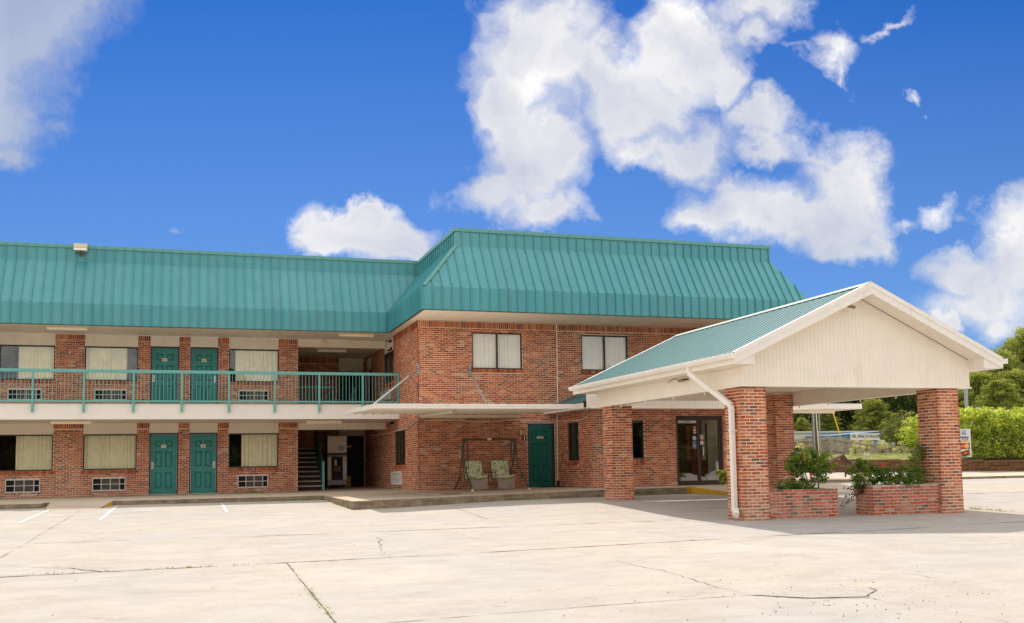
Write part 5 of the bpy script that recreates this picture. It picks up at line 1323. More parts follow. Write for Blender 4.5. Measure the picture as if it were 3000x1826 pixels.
# wild plants in front of the fence
def plant(name, label, cat, loc, cs, m, n, L, r, seed, stems=True, group=None, ms=None):
    t = thing(name, label, cat, loc, group); rr = random.Random(seed); mb = MB(); clumps(mb, [Vector(c) for c in cs], rr, n, L, L*.5, r); mb.build('leaves', m, t)
    s = MB()
    for c in cs[::max(1, len(cs)//9)]: s.tube([loc, (loc[0]*.5+c[0]*.5+.02, loc[1]*.5+c[1]*.5, loc[2]*.6+c[2]*.4), c], .012, 4, r2=.004, caps=False)
    s.build('stems', BARK, t); return t
def blob_cs(c, r, n, seed):
    rr = random.Random(seed); o = []
    for _ in range(n):
        d = rdir(rr)*(rr.random()**.4); o.append((c[0]+d.x*r[0], c[1]+d.y*r[1], c[2]+d.z*r[2]))
    return o
for i, (u, v, rx_, rz_, lb) in enumerate([(2505, 1312, .35, .55, 'leftmost pale weed clump climbing before the grey fence'), (2535, 1310, .3, .6, 'pale flowering weed standing beside the white bucket'), (2585, 1308, .55, .45, 'wide pale weed patch along the fence'), (2640, 1312, .6, .55, 'pale yellow weeds at the right end of the fence')]):
    c = at(u, v, 53.2); plant('tall_weed', lb, 'plant', (float(c[0]), 53.2, 1.5), blob_cs(c, (rx_, .3, rz_), 26, 60+i), PALE, 16, .09, .13, 70+i, group='pale weeds along the fence')
c = at(2345, 1318, 51.5); plant('tall_weed', 'broad-leaved pale weed beside the rear brick pillar', 'plant', (float(c[0]), 51.5, 1.3), blob_cs(c, (.3, .2, .35), 16, 90), PALE, 14, .13, .14, 91)
# bucket
c = at(2540, 1335, 51.8); t = thing('bucket', 'small white bucket standing on the grass bank by the weeds', 'bucket', (float(c[0]), 51.8, 1.25)); MB().tube([(c[0], 51.8, 1.2), (c[0], 51.8, 1.55)], .13, 12, r2=.16).build('pail', ACW, t)

# wooden fence
fe = thing('wooden_fence', 'weathered grey picket privacy fence on the grass bank', 'fence', (41, 57, 1.8))
def fence(u0, u1, v0, v1, y0, y1, zb0, zb1):
    A, B = at(u0, v0, y0), at(u1, v1, y1); A, B = Vector(A), Vector(B); L = math.hypot(B.x-A.x, B.y-A.y); n = int(L/.145); an = math.atan2(B.y-A.y, B.x-A.x)
    rr = random.Random(int(u0)); mes = []
    for k in range(4):
        mb = MB(); h = 1.0; mb.extrude([(-.068, 0, 0), (.068, 0, 0), (.068, 0, h-.03), (.035, 0, h), (-.035, 0, h), (-.068, 0, h-.03)], (0, .02, 0)); mes.append(mb.mesh('picket', mat('picket_%d' % k, (.30+.05*k, .255+.04*k, .20+.03*k), .95, noise_amt=.3, nscale=5)))
    for i in range(n):
        k = (i+.5)/n; x, y = A.x+(B.x-A.x)*k, A.y+(B.y-A.y)*k; zt = A.z+(B.z-A.z)*k+rr.uniform(-.02, .02); zb = zb0+(zb1-zb0)*k
        inst(mes[rr.randrange(4)], 'picket', (x, y, zb), fe, (0, rr.uniform(-.01, .01), an), (1, 1, zt-zb))
    d = Vector((cos(an), sin(an), 0)); nn = Vector((sin(an), -cos(an), 0))
    for off in (-.22, -.95):
        mb = MB(); a = Vector((A.x, A.y, A.z+off))+nn*.03; b = Vector((B.x, B.y, B.z+off))+nn*.03
        mb.extrude([tuple(a), tuple(a+Vector((0, 0, .09))), tuple(a+Vector((0, 0, .09))+nn*.04), tuple(a+nn*.04)], b-a); mb.build('fence_rail', FENCEM, fe)
    return A, B, nn
A, B, nn = fence(2318, 2431, 1287, 1279, 57, 57, 1.3, 1.3)
A2, B2_, nn2 = fence(2431, 2700, 1279, 1316, 57, 55, 1.3, 1.2)
for u, v, y in ((2335, 1290, 56.8), (2430, 1284, 56.75), (2510, 1296, 56.2), (2545, 1298, 55.9)):
    p = at(u, v, y); MB().box(p[0]-.07, p[0]+.07, y-.14, y-.02, 1.2, p[2]).build('fence_post', FENCEM, fe)

# storage buildings
sb = thing('storage_building', 'long low white corrugated metal storage building behind the fence', 'building', (65, 92, 1.8))
q0 = at(2270, 1266, 90); q1 = at(2720, 1262, 90)
MB().box(q0[0], q1[0], 90.2, 98, 1.5, q0[2]-.1).build('wall', STORW, sb)
n = 62; w = (q1[0]-q0[0])/n; me = MB().extrude([(0, 0, 0), (w*.3, -.04, 0), (w*.7, -.04, 0), (w, 0, 0)], (0, 0, q0[2]-1.65)).mesh('wall_panel', STORW)
for i in range(n): inst(me, 'wall_panel', (q0[0]+i*w, 90.19, 1.5), sb)
MB().box(q0[0], q1[0], 89.9, 98.2, q0[2]-.1, q0[2]+.05).build('roof', mat('roof_pale', (.6, .55, .45), .7), sb)
bb = thing('storage_office', 'blue and white metal storage office with lettered sign band', 'building', (64, 85, 1.8))
b0 = at(2452, 1280, 85); b1 = at(2600, 1262, 85); b1[2] -= .12
MB().extrude([(b0[0], 85, 1.5), (b1[0], 85, 1.5), (b1[0], 85, b1[2]+.05), (b0[0], 85, 3.42)], (0, 5, 0)).build('wall', STORB, bb)
MB().extrude([(b0[0]-.2, 84.85, 3.45), (b1[0], 84.85, b1[2]+.08), (b1[0], 84.85, b1[2]+.13), (b0[0]-.2, 84.85, 3.50)], (0, 5.3, 0)).build('roof', mat('blue_roof_trim', (.14, .25, .38), .5), bb)
g0, g1 = at(2490, 1284, 84.9), at(2573, 1279, 84.9)
sg = thing('storage_sign', 'white sign board reading MR. MINI-STORAGE on the blue office', 'sign', (float(g0[0]), 84.9, 3.1))
sz0, sz1 = float(at(2530, 1290, 84.9)[2]), float(at(2530, 1270, 84.9)[2]); MB().box(g0[0], g1[0]+.1, 84.80, 84.86, sz0, sz1).build('sign_board', mat('sign_white', (.75, .74, .72), .6), sg)
text('lettering', 'MR. MINI-STORAGE', .46, ((g0[0]+g1[0])/2+.05, 84.78, (sz0+sz1)/2+.03), mat('sign_maroon', (.12, .06, .06), .6), sg, ext=.005, sx=.80)
MB().box(g0[0], b1[0], 84.93, 84.99, 1.5, 3.08).build('white_wall', STORW, bb)
for u in (2525, 2546, 2566):
    p = at(u, 1292, 84.9); MB().box(p[0]-.25, p[0]+.2, 84.90, 84.93, 2.2, 3.0).build('window', STORB, bb)
# grey shed roof at right
sh = thing('grey_shed', 'shed with pale grey ribbed metal roof showing above the hedge', 'shed', (70, 68, 1.8))
s0 = at(2956, 1228, 66); s1 = at(2978, 1196, 70)
MB().box(s0[0], s0[0]+9, 66.2, 74, 1.2, s0[2]).build('wall', STORW, sh)
rn = 22; me = MB().extrude([(0, 66, float(s0[2])), (.40, 66, float(s0[2])), (.40+.35, 70, float(s1[2])), (.35, 70, float(s1[2]))], (0, 0, .03)).box(.0, .03, 66, 66.01, float(s0[2]), float(s0[2])+.05).mesh('roof_panel', mat('roof_grey', (.42, .44, .44), .5))
rib = MB().extrude([(0, 66, float(s0[2])+.03), (.05, 66, float(s0[2])+.03), (.40, 70, float(s1[2])+.03), (.35, 70, float(s1[2])+.03)], (0, 0, .05)).mesh('roof_rib', MATS['roof_grey'])
for i in range(rn): inst(me, 'roof_panel', (s0[0]+i*.41, 0, 0), sh); inst(rib, 'roof_rib', (s0[0]+i*.41, 0, 0), sh)

# far awning, poles
fa = thing('side_awning', 'flat white awning sticking out beyond the lobby side behind the porch', 'awning', (22, 34, 3.2))
f0, f1 = at(2300, 1185, 34), at(2525, 1183, 34)
MB().box(17.95, f1[0], 34, 34.05, f1[2]-.21, f1[2]).build('front_fascia', WHITE, fa); MB().box(17.95, f1[0]-.03, 34.05, 37.5, f1[2]-.08, f1[2]-.04).build('roof_pan', SIDING, fa); MB().box(f1[0]-.03, f1[0], 34.05, 37.5, f1[2]-.21, f1[2]).build('side_fascia', WHITE, fa)
MB().tube([(20, 33.97, f1[2]-.27), (f1[0]-2.6, 33.97, f1[2]-.22)], .03, 6).build('drain_pipe', CABLE, fa)
MB().box(17.95, f1[0]-1, 34.4, 34.5, f1[2]-.36, f1[2]-.22).build('rear_beam', SIDING, fa)
def pole(name, label, cat, u, v0, v1, y, r, m, extra=None, loc_z=1.6):
    a = at(u, v0, y); t = thing(name, label, cat, (float(a[0]), y, loc_z)); MB().tube([(a[0], y, loc_z-.4), (a[0], y, a[2])], r, 10, r2=r*.85).build('shaft', m, t); return t, a
t, a = pole('utility_pole', 'brown wooden utility pole with white conduits behind the side awning', 'pole', 2378, 1040, 0, 54, .17, BARK)
for dx, mm in ((-.20, GALV), (.22, GALV), (.10, CABLE)): MB().tube([(a[0]+dx, 53.8, 1.4), (a[0]+dx*(1 if mm is GALV else -.2), 53.8, 5.0)], .045 if mm is GALV else .03, 6).build('conduit', mm, t)
c0, c1 = at(2438, 1200, 53), at(2462, 1280, 53); t = thing('guy_wire_guard', 'slanting yellow guy wire guard above the fence corner', 'pole guard', (float(c1[0]), 53, float(c1[2]))); MB().tube([tuple(c0), tuple(c1)], .038, 6).build('guard', YELG, t); e = at(2380, 1010, 53.5); MB().tube([tuple(c0), tuple(e)], .012, 4).build('wire', GALV, t)
pole('light_pole', 'grey metal light pole rising behind the card sign pillar', 'pole', 2822, 1010, 0, 55, .13, GALV, loc_z=.4)

# trailer ramp behind planter
tr = thing('trailer_ramp', 'rusty steel mesh ramp tilted up behind the rose bush', 'ramp', (29.0, 38, .3))
def TP(u, v, y=38.0): return tuple(at(u, v, y))
m = MB(); m.tube([TP(2395, 1372), TP(2470, 1334)], .05, 6); m.tube([TP(2400, 1362, 39), TP(2474, 1331, 39)], .04, 6); m.tube([TP(2470, 1334), TP(2492, 1358)], .045, 6); m.build('frame', mat('rusty_steel', (.10, .055, .04), .7), tr)
for k in range(4):
    MB().tube([TP(2458+4*k, 1338-1*k), TP(2478+4*k, 1362-1*k)], .032, 5).build('ramp_bar', MATS['rusty_steel'], tr)
m = MB(); m.tube([TP(2462, 1370), TP(2512, 1355)], .06, 6); m.tube([TP(2478, 1370), TP(2480, 1388), TP(2500, 1394)], .03, 6); m.build('tongue', MATS['rusty_steel'], tr)
m = MB(); m.tube([(at(2476, 1370, 38)[0], 38, .2), TP(2476, 1370)], .04, 6); m.build('jack', MATS['rusty_steel'], tr)
c = at(2335, 1332, 39); t = thing('lawn_mower', 'black and grey machine partly hidden behind the rear brick pillar', 'machine', (float(c[0]), 39, .3)); MB().box(c[0]-.05, c[0]+.28, 39, 39.5, .9, c[2]+.15).build('engine_cover', GALV, t); MB().extrude([(c[0]-.12, 38.95, .3), (c[0]+.0, 38.95, .3), (c[0]-.05, 38.95, c[2]+.12), (c[0]-.2, 38.95, c[2]+.12)], (0, .5, 0)).build('handle', BLACK, t)

# ------------------------------------------------------------------ planter bushes
def rose(label, u, v, y, r, n, seed, flowers=(), nl=30, L=.062, cr=.095, name='rose_bush', m=ROSE, base=.56, zb=0):
    c = at(u, v, y); t = plant(name, label, 'bush', (float(c[0]), y, base), blob_cs(c, r, n, seed), m, nl, L, cr, seed+1, group='bushes in the brick planters')
    rr = random.Random(seed)
    for (fu, fv, fm, s) in flowers:
        p = at(fu, fv, y-r[1]*.8-.05); fb = MB()
        for k in range(5): fb.ell((p[0]+rr.uniform(-.5, .5)*s, p[1]+rr.uniform(-.5, .5)*s, p[2]+rr.uniform(-.5, .5)*s), (s*.5, s*.3, s*.5), 6, 4)
        fb.build('rose_bloom', fm, t)
    return t
rose('tall loose rose bush with one bright red bloom in the left planter', 2372, 1364, 18.5, (.66, .24, .38), 110, 21, ((2376, 1393, REDF, .045), (2355, 1333, REDF, .03), (2358, 1347, PETALO, .03)), nl=34, L=.062)
rose('low feathery green bush at the foot of the rose bush', 2310, 1421, 18.42, (.30, .15, .13), 40, 23, (), nl=26, L=.045)
rose('small sprawling green bush between the feathery bush and solar lamp', 2352, 1424, 18.42, (.22, .14, .10), 24, 25, (), nl=22, L=.045)
rose('upright rose bush tied to a yellow stake in the right planter', 2522, 1388, 18.5, (.32, .20, .37), 55, 27, (), nl=32)
rose('pale-leaved rose bush with a red bloom beside the stake', 2590, 1397, 18.52, (.42, .18, .24), 50, 29, ((2585, 1365, REDF, .035),), nl=28)
rose('dense dark green bush spilling over the right planter edge', 2658, 1397, 18.30, (.40, .20, .28), 90, 31, ((2647, 1379, PETALO, .022), (2612, 1415, PETALO, .022)), nl=26, L=.05)
rose('taller dark bush against the card sign pillar', 2690, 1360, 18.62, (.26, .12, .50), 60, 33, (), nl=22, L=.05)
# stems of the leggy roses
c = at(2545, 1385, 18.45); t = thing('plant_stake', 'thin yellow plant stake standing in the right planter', 'stake', (float(c[0]), 18.45, .55)); MB().tube([(c[0]-.03, 18.45, .55), (c[0]-.03, 18.45, 1.40)], .007, 5).build('rod', YEL, t)
c = at(2398, 1412, 18.35); t = thing('solar_lamp', 'small black solar lamp in the left planter soil', 'lamp', (float(c[0]), 18.35, .55)); MB().tube([(c[0], 18.35, .55), (c[0], 18.35, .74)], .014, 6).box(c[0]-.16, c[0]-.04, 18.3, 18.42, .60, .625).build('stalk', BLACK, t)
# vine by the right planter
def vine():
    base = Vector((13.90, 18.5, .5)); t = thing('trailing_vine', 'thin brown trailing vine hanging out between the two planters', 'plant', tuple(base)); rr = random.Random(8); s = MB(); l = MB()
    for k in range(9):
        e = base+Vector((rr.uniform(-.62, -.15), rr.uniform(-.1, .1), rr.uniform(-.42, .10))); mid = (base+e)/2+Vector((0, 0, rr.uniform(.0, .12))); pts = [base, mid, e]; s.tube(pts, .007, 4, r2=.003)
        for q in range(9):
            f = q/9; p = base.lerp(mid, f*2) if f < .5 else mid.lerp(e, f*2-1); leaf(l, p+rdir(rr)*.03, rdir(rr), rdir(rr), .10, .025, rr.random())
    s.build('stems', BARK, t); l.build('leaves', VINE, t)
vine()
# potted plant beside the entrance
c = at(2122, 1400, 27.2); plant('potted_plant', 'long-leaved green plant at the right of the glass entrance doors', 'plant', (float(c[0])+.12, 27.2, .46), blob_cs((c[0]+.05, 27.2, c[2]-.02), (.22, .2, .34), 16, 44), HEDGE, 9, .15, .12, 45)
# weeds along joints
def tuft(mb, x, y, z, n, h, rr, spread=.05):
    for _ in range(n):
        c = Vector((x+rr.uniform(-spread, spread), y+rr.uniform(-spread, spread), z)); d = Vector((rr.uniform(-.7, .7), rr.uniform(-.7, .7), 1))*h*rr.uniform(.4, 1.1); w = Vector((rr.uniform(-1, 1), rr.uniform(-1, 1), 0)).normalized()*.005
        mb.poly([tuple(c-w), tuple(c+w), tuple(c+d)], rr.random())
mb = MB(); rr = random.Random(77)
for k in range(200):
    q = rr.random()
    if q < .3: x, y, z, h, n_ = 1.26+rr.gauss(0, .006), 9.5+4.2*rr.random()**1.5, 0, .02, 3
    elif q < .55: x, y, z, h, n_ = rr.uniform(-2, 2), 14.1, 0, .03, 4
    elif q < .7: x, y, z, h, n_ = 8.5+rr.gauss(0, .25), wfront(8.5)-.03, 0, .07, 9
    elif q < .8: x, y, z, h, n_ = 3.87, 28+rr.gauss(0, .5), 0, .06, 8
    elif q < .95: x, y, z, h, n_ = 17.25+rr.gauss(0, .1), 18.6+rr.gauss(0, .35), 0, .05, 6
    else: x, y, z, h, n_ = 2.2+rr.gauss(0, .12), 37.2, .34, .10, 10
    tuft(mb, x, y, gz(x, y)+.004 if z == 0 else z, n_, h, rr)
mb.build('joint_weeds', GRASSM, kind='stuff')

# ------------------------------------------------------------------ porch swing
def swing():
    t = thing('garden_swing', 'two-seat garden swing with tropical print cushions against the brick wall', 'swing', (9.0, 30.3, .38))
    yb, zt = 30.35, 2.005; xl, xr = 8.12, 9.83; fz = wz(8.1)
    MB().tube([(xl-.04, yb, zt), (xr+.04, yb, zt)], .030, 8).build('top_bar', FRAMEM, t); MB().box(8.90, 9.03, yb-.04, yb+.03, zt-.03, zt+.035).build('label_tag', WHITE, t)
    for x, sg in ((xl, -1), (xr, 1)):
        MB().tube([(x, yb, zt+.03), (x+.01*sg, yb-.10, 1.35), (x+.06*sg*.5+.03, yb-.40, .9), (x+(.02 if sg < 0 else .13), yb-.95, fz+.05)], .027, 8).build('leg', FRAMEM, t)
        MB().tube([(x, yb, zt), (x+.0, yb+.20, 1.35), (x-.02*sg, yb+.5, .85), (x+(-.06 if sg < 0 else .02), yb+.95, fz)], .027, 8).build('leg', FRAMEM, t)
        MB().tube([(x+(.02 if sg < 0 else .13), yb-.955, fz+.07), (x+(.02 if sg < 0 else .13), yb-.96, fz)], .036, 8).build('foot_cap', WHITE, t)
        MB().tube([(x-.02*sg, yb+.07, 1.15), (x+.03, yb-.3, 1.08)], .014, 6).build('side_stay', FRAMEM, t)
        MB().extrude([(x-sg*.02, yb-.02, zt-.02), (x-sg*.16, yb-.02, zt-.03), (x-sg*.03, yb-.02, zt-.14)], (0, .04, 0)).build('gusset', FRAMEM, t)
        xx = x-sg*.14
        MB().tube([(xx, yb, zt-.02), (xx-sg*.0, yb-.12, .85)], .007, 5).build('hanger_rod', BLACK, t); MB().tube([(xx, yb, zt-.02), (xx, yb+.16, .95)], .007, 5).build('hanger_rod', BLACK, t)
    def seat(x0):
        x1 = x0+.56
        prof = [(30.66, 1.32), (30.60, 1.10), (30.52, .90), (30.44, .78), (30.28, .74), (30.10, .76), (29.96, .82), (29.93, .86)]
        m = MB(); th = .07; nx = 6
        def pt(i, j, off):
            y, z = prof[i]; y2, z2 = prof[min(i+1, len(prof)-1)]; y1_, z1_ = prof[max(i-1, 0)]; dy, dz = y2-y1_, z2-z1_; L = math.hypot(dy, dz); ny, nz_ = dz/L, -dy/L
            if nz_ < 0: pass
            k = j/nx; bul = sin(pi*k)**.5*(1 if off else 0); sag = -.05*sin(pi*k)*(1 if i >= 5 else 0)
            off_ = off*(.55+.45*bul)
            return (x0+(x1-x0)*k, y+ny*off_, z+nz_*off_+sag)
        N = len(prof)
        for i in range(N-1):
            for j in range(nx):
                m.quad(pt(i, j, th), pt(i, j+1, th), pt(i+1, j+1, th), pt(i+1, j, th)); m.quad(pt(i, j, 0), pt(i+1, j, 0), pt(i+1, j+1, 0), pt(i, j+1, 0))
            for j in (0, nx): m.quad(pt(i, j, 0), pt(i, j, th), pt(i+1, j, th), pt(i+1, j, 0))
        for i in (0, N-1):
            for j in range(nx): m.quad(pt(i, j, 0), pt(i, j+1, 0), pt(i, j+1, th), pt(i, j, th))
        cu = m.build('cushion', FLORAL, t, smooth=True)
        # hanging front flap
        m = MB(); 
        for j in range(8):
            ka, kb = j/8, (j+1)/8
            def q(k, r_): sag = -.06*sin(pi*k); return (x0+.01+.54*k+.015*r_, 29.93+.03*r_*sin(k*9)+.02*r_, .80+sag*(1-r_)-(.34)*r_)
            for r_ in range(4): m.quad(q(ka, (r_+1)/4), q(kb, (r_+1)/4), q(kb, r_/4), q(ka, r_/4))
        m.build('front_flap', TAUPE, t, smooth=True)
        MB().tube([(x0-.02, 30.7, 1.34), (x1+.02, 30.7, 1.34)], .014, 6).tube([(x0-.02, 30.7, 1.34), (x0-.02, 30.5, .74), (x0-.02, 29.95, .80)], .014, 6).tube([(x1+.02, 30.7, 1.34), (x1+.02, 30.5, .74), (x1+.02, 29.95, .80)], .014, 6).build('seat_frame', FRAMEM, t)
        MB().box(x0-.05, x0-.005, 30.0, 30.5, .96, .985).build('armrest', FRAMEM, t)
    seat(8.22); seat(9.10)
    MB().box(8.80, 9.08, 29.98, 30.42, .955, .985).build('side_table', mat('table_brown', (.10, .06, .05), .5), t)
    MB().box(9.68, 9.73, 30.0, 30.5, .96, .985).build('armrest', FRAMEM, t)
    MB().tube([(8.22, 30.1, .60), (9.70, 30.1, .60)], .018, 6).tube([(8.84, 30.05, .96), (8.84, 30.05, .60)], .012, 5).tube([(9.05, 30.05, .96), (9.05, 30.05, .60)], .012, 5).build('seat_frame', FRAMEM, t)
swing()
t = thing('door_mat', 'thin dark mat lying before the plain green door', 'mat', (11.5, 31.2, wz(11.5))); MB().box(10.9, 12.0-.25, 30.9, 31.5, wz(11.5)-.002, wz(11.5)+.014).build('mat', mat('mat_dark', (.04, .02, .015), .95), t)

# ------------------------------------------------------------------ lamps, cameras, cables
def tube_light(x0, x1, y, zc, label, tint=LAMPB):
    t = thing('ceiling_light', label, 'light fitting', ((x0+x1)/2, y, zc), 'long tube light fittings under the balconies')
    MB().box(x0, x1, y-.09, y+.09, zc-.04, zc).build('housing', tint, t)
    m = MB(); m.extrude([(x0+.01, y-.085, zc-.04), (x0+.01, y-.06, zc-.10), (x0+.01, y+.06, zc-.10), (x0+.01, y+.085, zc-.04)], (x1-x0-.02, 0, 0)); m.build('diffuser', LAMPD, t)
    for x in (x0-.012, x1): MB().box(x, x+.012, y-.088, y+.088, zc-.10, zc).build('end_cap', tint, t)
tube_light(-4.50, -3.28, 35.5, 5.925, 'tube light under the upper eave above the wide pier'); tube_light(4.98, 6.21, 35.5, 5.925, 'front tube light under the eave outside the upper recess')
tube_light(-4.30, -3.08, 35.3, 2.838, 'tube light under the balcony above the wide pier'); tube_light(3.85, 5.06, 35.5, 2.838, 'tube light under the balcony before the stair recess')
tube_light(4.62, 5.72, 38.9, 5.745, 'inner tube light on the ceiling deep in the upper recess')
t = thing('emergency_light', 'small yellowed lamp box hanging on the siding above the upper recess', 'light fitting', (4.62, 37.2, 5.8)); MB().box(4.58, 4.70, 37.2, 37.3, 5.66, 6.0-.08).build('housing', LAMPB, t); MB().ell((4.63, 37.2, 5.86), (.05, .05, .06)).build('lamp', WHITE, t)
fl = thing('floodlight', 'beige box floodlight clamped on the wing parapet edge', 'floodlight', (-3.53, 35.6, 8.6))
MB().extrude([(-3.73, 35.62, 8.47), (-3.73, 35.32, 8.47), (-3.73, 35.30, 8.56), (-3.73, 35.42, 8.72), (-3.73, 35.62, 8.74)], (.40, 0, 0)).build('housing', mat('flood_beige', (.55, .47, .34), .5, noise_amt=.1), fl)
MB().box(-3.725, -3.335, 35.305, 35.318, 8.475, 8.565).build('lens', LAMPD, fl); MB().tube([(-3.53, 35.5, 8.47), (-3.53, 35.66, 8.35)], .04, 6).build('bracket', mat('rust_bracket', (.2, .08, .05), .8), fl)
def camera_dome(name, label, p, d, m=BLACK, cat='camera', L=.14):
    t = thing(name, label, cat, p); d = Vector(d).normalized(); q = Vector(p)
    MB().tube([q, q+d*L], .035, 8).build('body', m, t); MB().tube([q-d*.0, q+Vector((0, .08, .05))], .012, 5).build('arm', m, t); MB().tube([q+Vector((0, .07, .04)), q+Vector((0, .09, .055))], .04, 8).build('mount', m, t); return t
camera_dome('security_camera', 'upper of two black cameras at the recess brick corner', (6.93, 35.9, 5.74), (-1, -.6, -.2)); camera_dome('security_camera', 'lower of two black cameras at the recess brick corner', (6.93, 35.8, 5.45), (-1, -.5, -.5), L=.18)
camera_dome('security_camera', 'black camera pair on the brick wall under the balcony end', (6.93, 35.7, 2.74), (-1, -.6, -.1))
t = camera_dome('spotlight', 'small bronze spotlight high on the cream porch gable', (13.30, 17.93, 4.47), (.8, -.5, -.3), mat('spot_bronze', (.30, .24, .15), .5), 'spotlight', .16); MB().ell((13.18, 17.95, 4.48), (.06, .05, .06)).build('junction_box', MATS['spot_bronze'], t)
t = thing('wired_camera', 'small bronze camera with loose wire on the porch side beam', 'camera', (10.7, 20.5, 3.05)); MB().tube([(10.66, 20.40, 3.07), (10.66, 20.62, 3.06)], .035, 8).tube([(10.66, 20.62, 3.06), (10.66, 20.68, 3.06)], .02, 6).build('body', MATS['spot_bronze'], t); MB().tube([(10.72, 20.30, 3.07), (10.66, 20.30, 3.07), (10.66, 20.40, 3.07)], .02, 6).build('mount', BRONZE, t); MB().tube([(10.68, 20.68, 3.07), (10.69, 20.85, 3.12), (10.69, 21.0, 3.14), (10.69, 21.15, 3.09), (10.69, 21.3, 3.08)], .008, 5).build('wire', BRONZE, t)
wl = thing('wall_lantern', 'brass wall lantern with clear glass beside the plain green door', 'lantern', (10.46, YB-.1, 2.3))
MB().tube([(10.42, YB-.12, 2.40), (10.42, YB-.12, 2.34)], .03, 10, r2=.085).build('cap', mat('brass', (.65, .45, .08), .3, metal=.7), wl); MB().tube([(10.42, YB-.12, 2.34), (10.42, YB-.12, 2.18)], .065, 8, r2=.05).build('glass_body', mat('lantern_glass', (.55, .48, .32), .2), wl)
MB().tube([(10.42, YB-.12, 2.36), (10.50, YB, 2.30)], .014, 6).tube([(10.56, YB, 2.26), (10.56, YB-.03, 2.26)], .05, 10).build('arm', MATS['brass'], wl)
t = thing('key_box', 'small black key box on the brick beside the wall lantern', 'box', (10.56, YB-.03, 2.08)); MB().box(10.50, 10.62, YB-.06, YB, 2.0, 2.15).build('case', BLACK, t); MB().box(10.535, 10.575, YB-.065, YB-.06, 1.99, 2.14).build('label_plate', PLATE, t)
def cable(label, pts, r=.012, m=CABLE, name='wall_cable', cat='cable'):
    return tag(MB().tube(pts, r, 6).build(name, m), label, cat)
rr = random.Random(5)
pts = [(6.99, 34.5, 2.45), (6.985, 33.4, 2.47), (6.98, 32.6, 2.56), (6.975, 31.9, 2.66), (6.98, 31.60, 2.66), (7.15, YB-.015, 2.655)]
cable('grey insulated pipe along the lobby side wall under the awning', pts, .028, mat('pipe_grey', (.42, .35, .27), .7), 'wall_pipe', 'pipe'); cable('thin dark-end cable on the recess side wall', [(6.99, 41, 2.45), (6.985, 37.2, 2.43), (6.985, 34.5, 2.46)], .015)
pts = [(7.15+i*.42, YB-.015, 2.655-.0+.02*sin(i*1.1)-(.02 if 3 < i < 7 else 0)) for i in range(12)]
cable('thin cream cable running along the brick wall above the swing', pts+[(11.76, YB-.016, 2.60), (11.765, YB-.6, 2.60), (11.765, 29.9, 2.58), (11.765, 29.4, 2.60), (11.765, 29.0, 2.64), (11.765, 28.95, 2.86)], .015)
cable('cream vertical conduit on the brick wall between the upper windows', [(11.79, YB-.02, 5.92), (11.76, YB-.02, 2.95)], .020, name='conduit', cat='conduit'); cable('cream vertical conduit beside the plain green door', [(11.745, YB-.02, 2.86), (11.72, YB-.02, .64)], .025, name='conduit', cat='conduit')
t = thing('junction_box', 'brown wall box at the foot of the door conduit', 'box', (11.72, YB-.04, .6)); MB().box(11.67, 11.77, YB-.08, YB, .40, .64).build('case', mat('box_brown', (.12, .05, .03), .8), t)
t = thing('wall_switch', 'small cream call point on the pier between upper windows', 'switch', (-3.98, YW-.02, 5.3)); MB().box(-4.0, -3.96, YW-.03, YW-.005, 5.25, 5.33).build('plate', WHITE, t)
t = thing('wall_switch', 'small cream call point on the pier between ground windows', 'switch', (-3.98, YW-.02, 2.43)); MB().box(-4.0, -3.955, YW-.03, YW-.005, 2.38, 2.47).build('plate', PLATE, t)

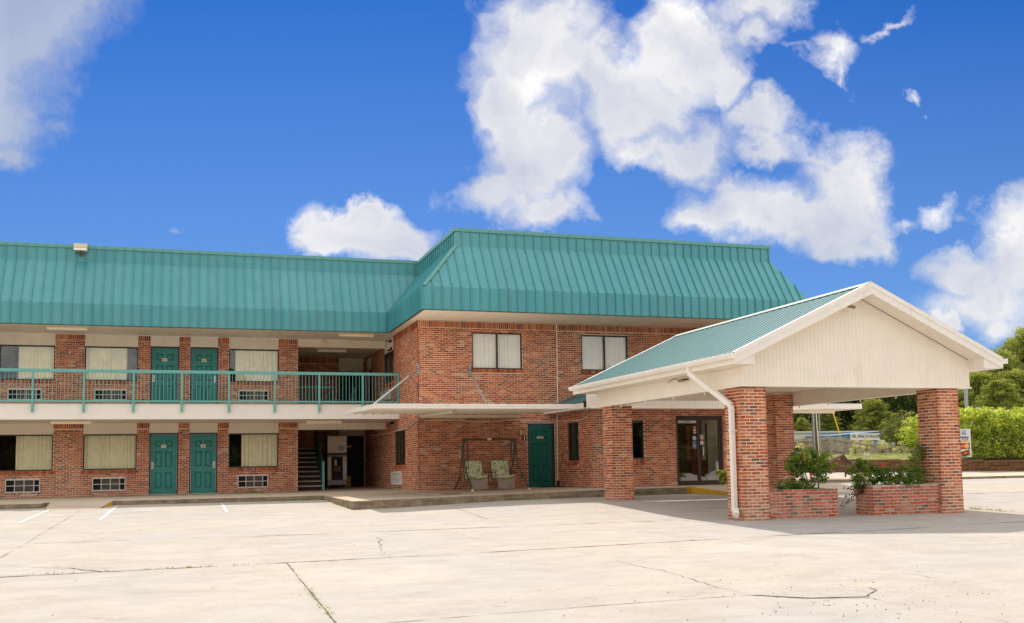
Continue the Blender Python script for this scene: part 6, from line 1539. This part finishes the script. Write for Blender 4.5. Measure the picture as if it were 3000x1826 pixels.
# ------------------------------------------------------------------ card sign
def card_sign():
    t = thing('payment_card_sign', 'white vertical sign with payment card logos on the right brick pillar', 'sign', (16.45, 18.3, 1.5))
    x0, x1, y0, z0, z1 = 16.235, 16.60, 18.22, 1.215, 1.845
    MB().box(x0, x1, y0, y0+.06, z0, z1).build('sign_box', mat('sign_offwhite', (.72, .68, .62), .5, noise_amt=.04, nscale=5), t)
    MB().box(x0-.004, x0+.045, y0-.006, y0+.066, z0-.004, z1+.004).build('side_channel', WHITE, t)
    W_ = x1-x0-.045; X = lambda k: x0+.045+W_*k; Z = lambda k: z1-(z1-z0)*k
    def rect(a, b, c, d, col, nm='print', dy=.003): return MB().box(X(a), X(b), y0-dy, y0-.0005, Z(d), Z(c)).build(nm, mat('ink_%s' % nm, col, .6), t)
    rect(.26, .62, .04, .20, (.30, .52, .62), 'blue_card_logo'); rect(.26, .62, .165, .20, (.06, .25, .33), 'blue_card_shadow', .0045); rect(.26, .32, .13, .165, (.12, .33, .42), 'blue_card_corner', .0045)
    rect(.07, .82, .275, .315, (.04, .05, .32), 'navy_bar'); rect(.07, .82, .415, .455, (.75, .42, .02), 'gold_bar')
    text('lettering', 'VISA', .085, ((X(.07)+X(.82))/2, y0-.002, Z(.365)), mat('ink_navy', (.03, .04, .22), .6), t, ext=.001, shear=.25, sx=1.15)
    rect(.05, .88, .50, .715, (.05, .02, .03), 'dark_panel')
    for cx_, col, nm, dy in ((.31, (.72, .05, .02), 'red_disc', .005), (.62, (.85, .42, .02), 'orange_disc', .006)):
        n = 24; r = .062; m = MB(); m.poly([(X(cx_)+r*cos(-2*pi*k/n), y0-dy, Z(.607)+r*sin(-2*pi*k/n)) for k in range(n)]); m.build(nm, mat('ink_'+nm, col, .6), t)
    text('lettering', 'MasterCard', .046, (X(.465), y0-.008, Z(.607)), mat('ink_white', (.85, .82, .78), .6), t, ext=.0008)
    def tilt(a, b, c, d, col, nm, dy):
        m = MB(); q = [(a, c), (b, c), (b, d), (a, d)]; ca, sa = cos(.22), sin(.22); cxp, czp = X(.47), Z(.855)
        P = [(cxp+(u_*W_)*ca-(v_)*sa, y0-dy, czp+(u_*W_)*sa+v_*ca) for u_, v_ in q]; m.poly(P[::-1] if False else P); m.build(nm, mat('ink_'+nm, col, .6), t)
    tilt(-.38, .38, -.055, .050, (.02, .015, .015), 'black_card', .003); tilt(-.36, .36, -.028, .026, (.50, .07, .02), 'red_band', .004); tilt(-.06, .06, -.022, .020, (.85, .30, .03), 'orange_mark', .005)
    tilt(-.36, .40, -.078, -.066, (.05, .10, .07), 'green_edge', .003)
    text('lettering', 'Novus', .03, (X(.55), y0-.004, Z(.945)), INK, t, ext=.0008)
card_sign()

flush_bricks({'wing': 300, 'block': 300, 'porch': 300})
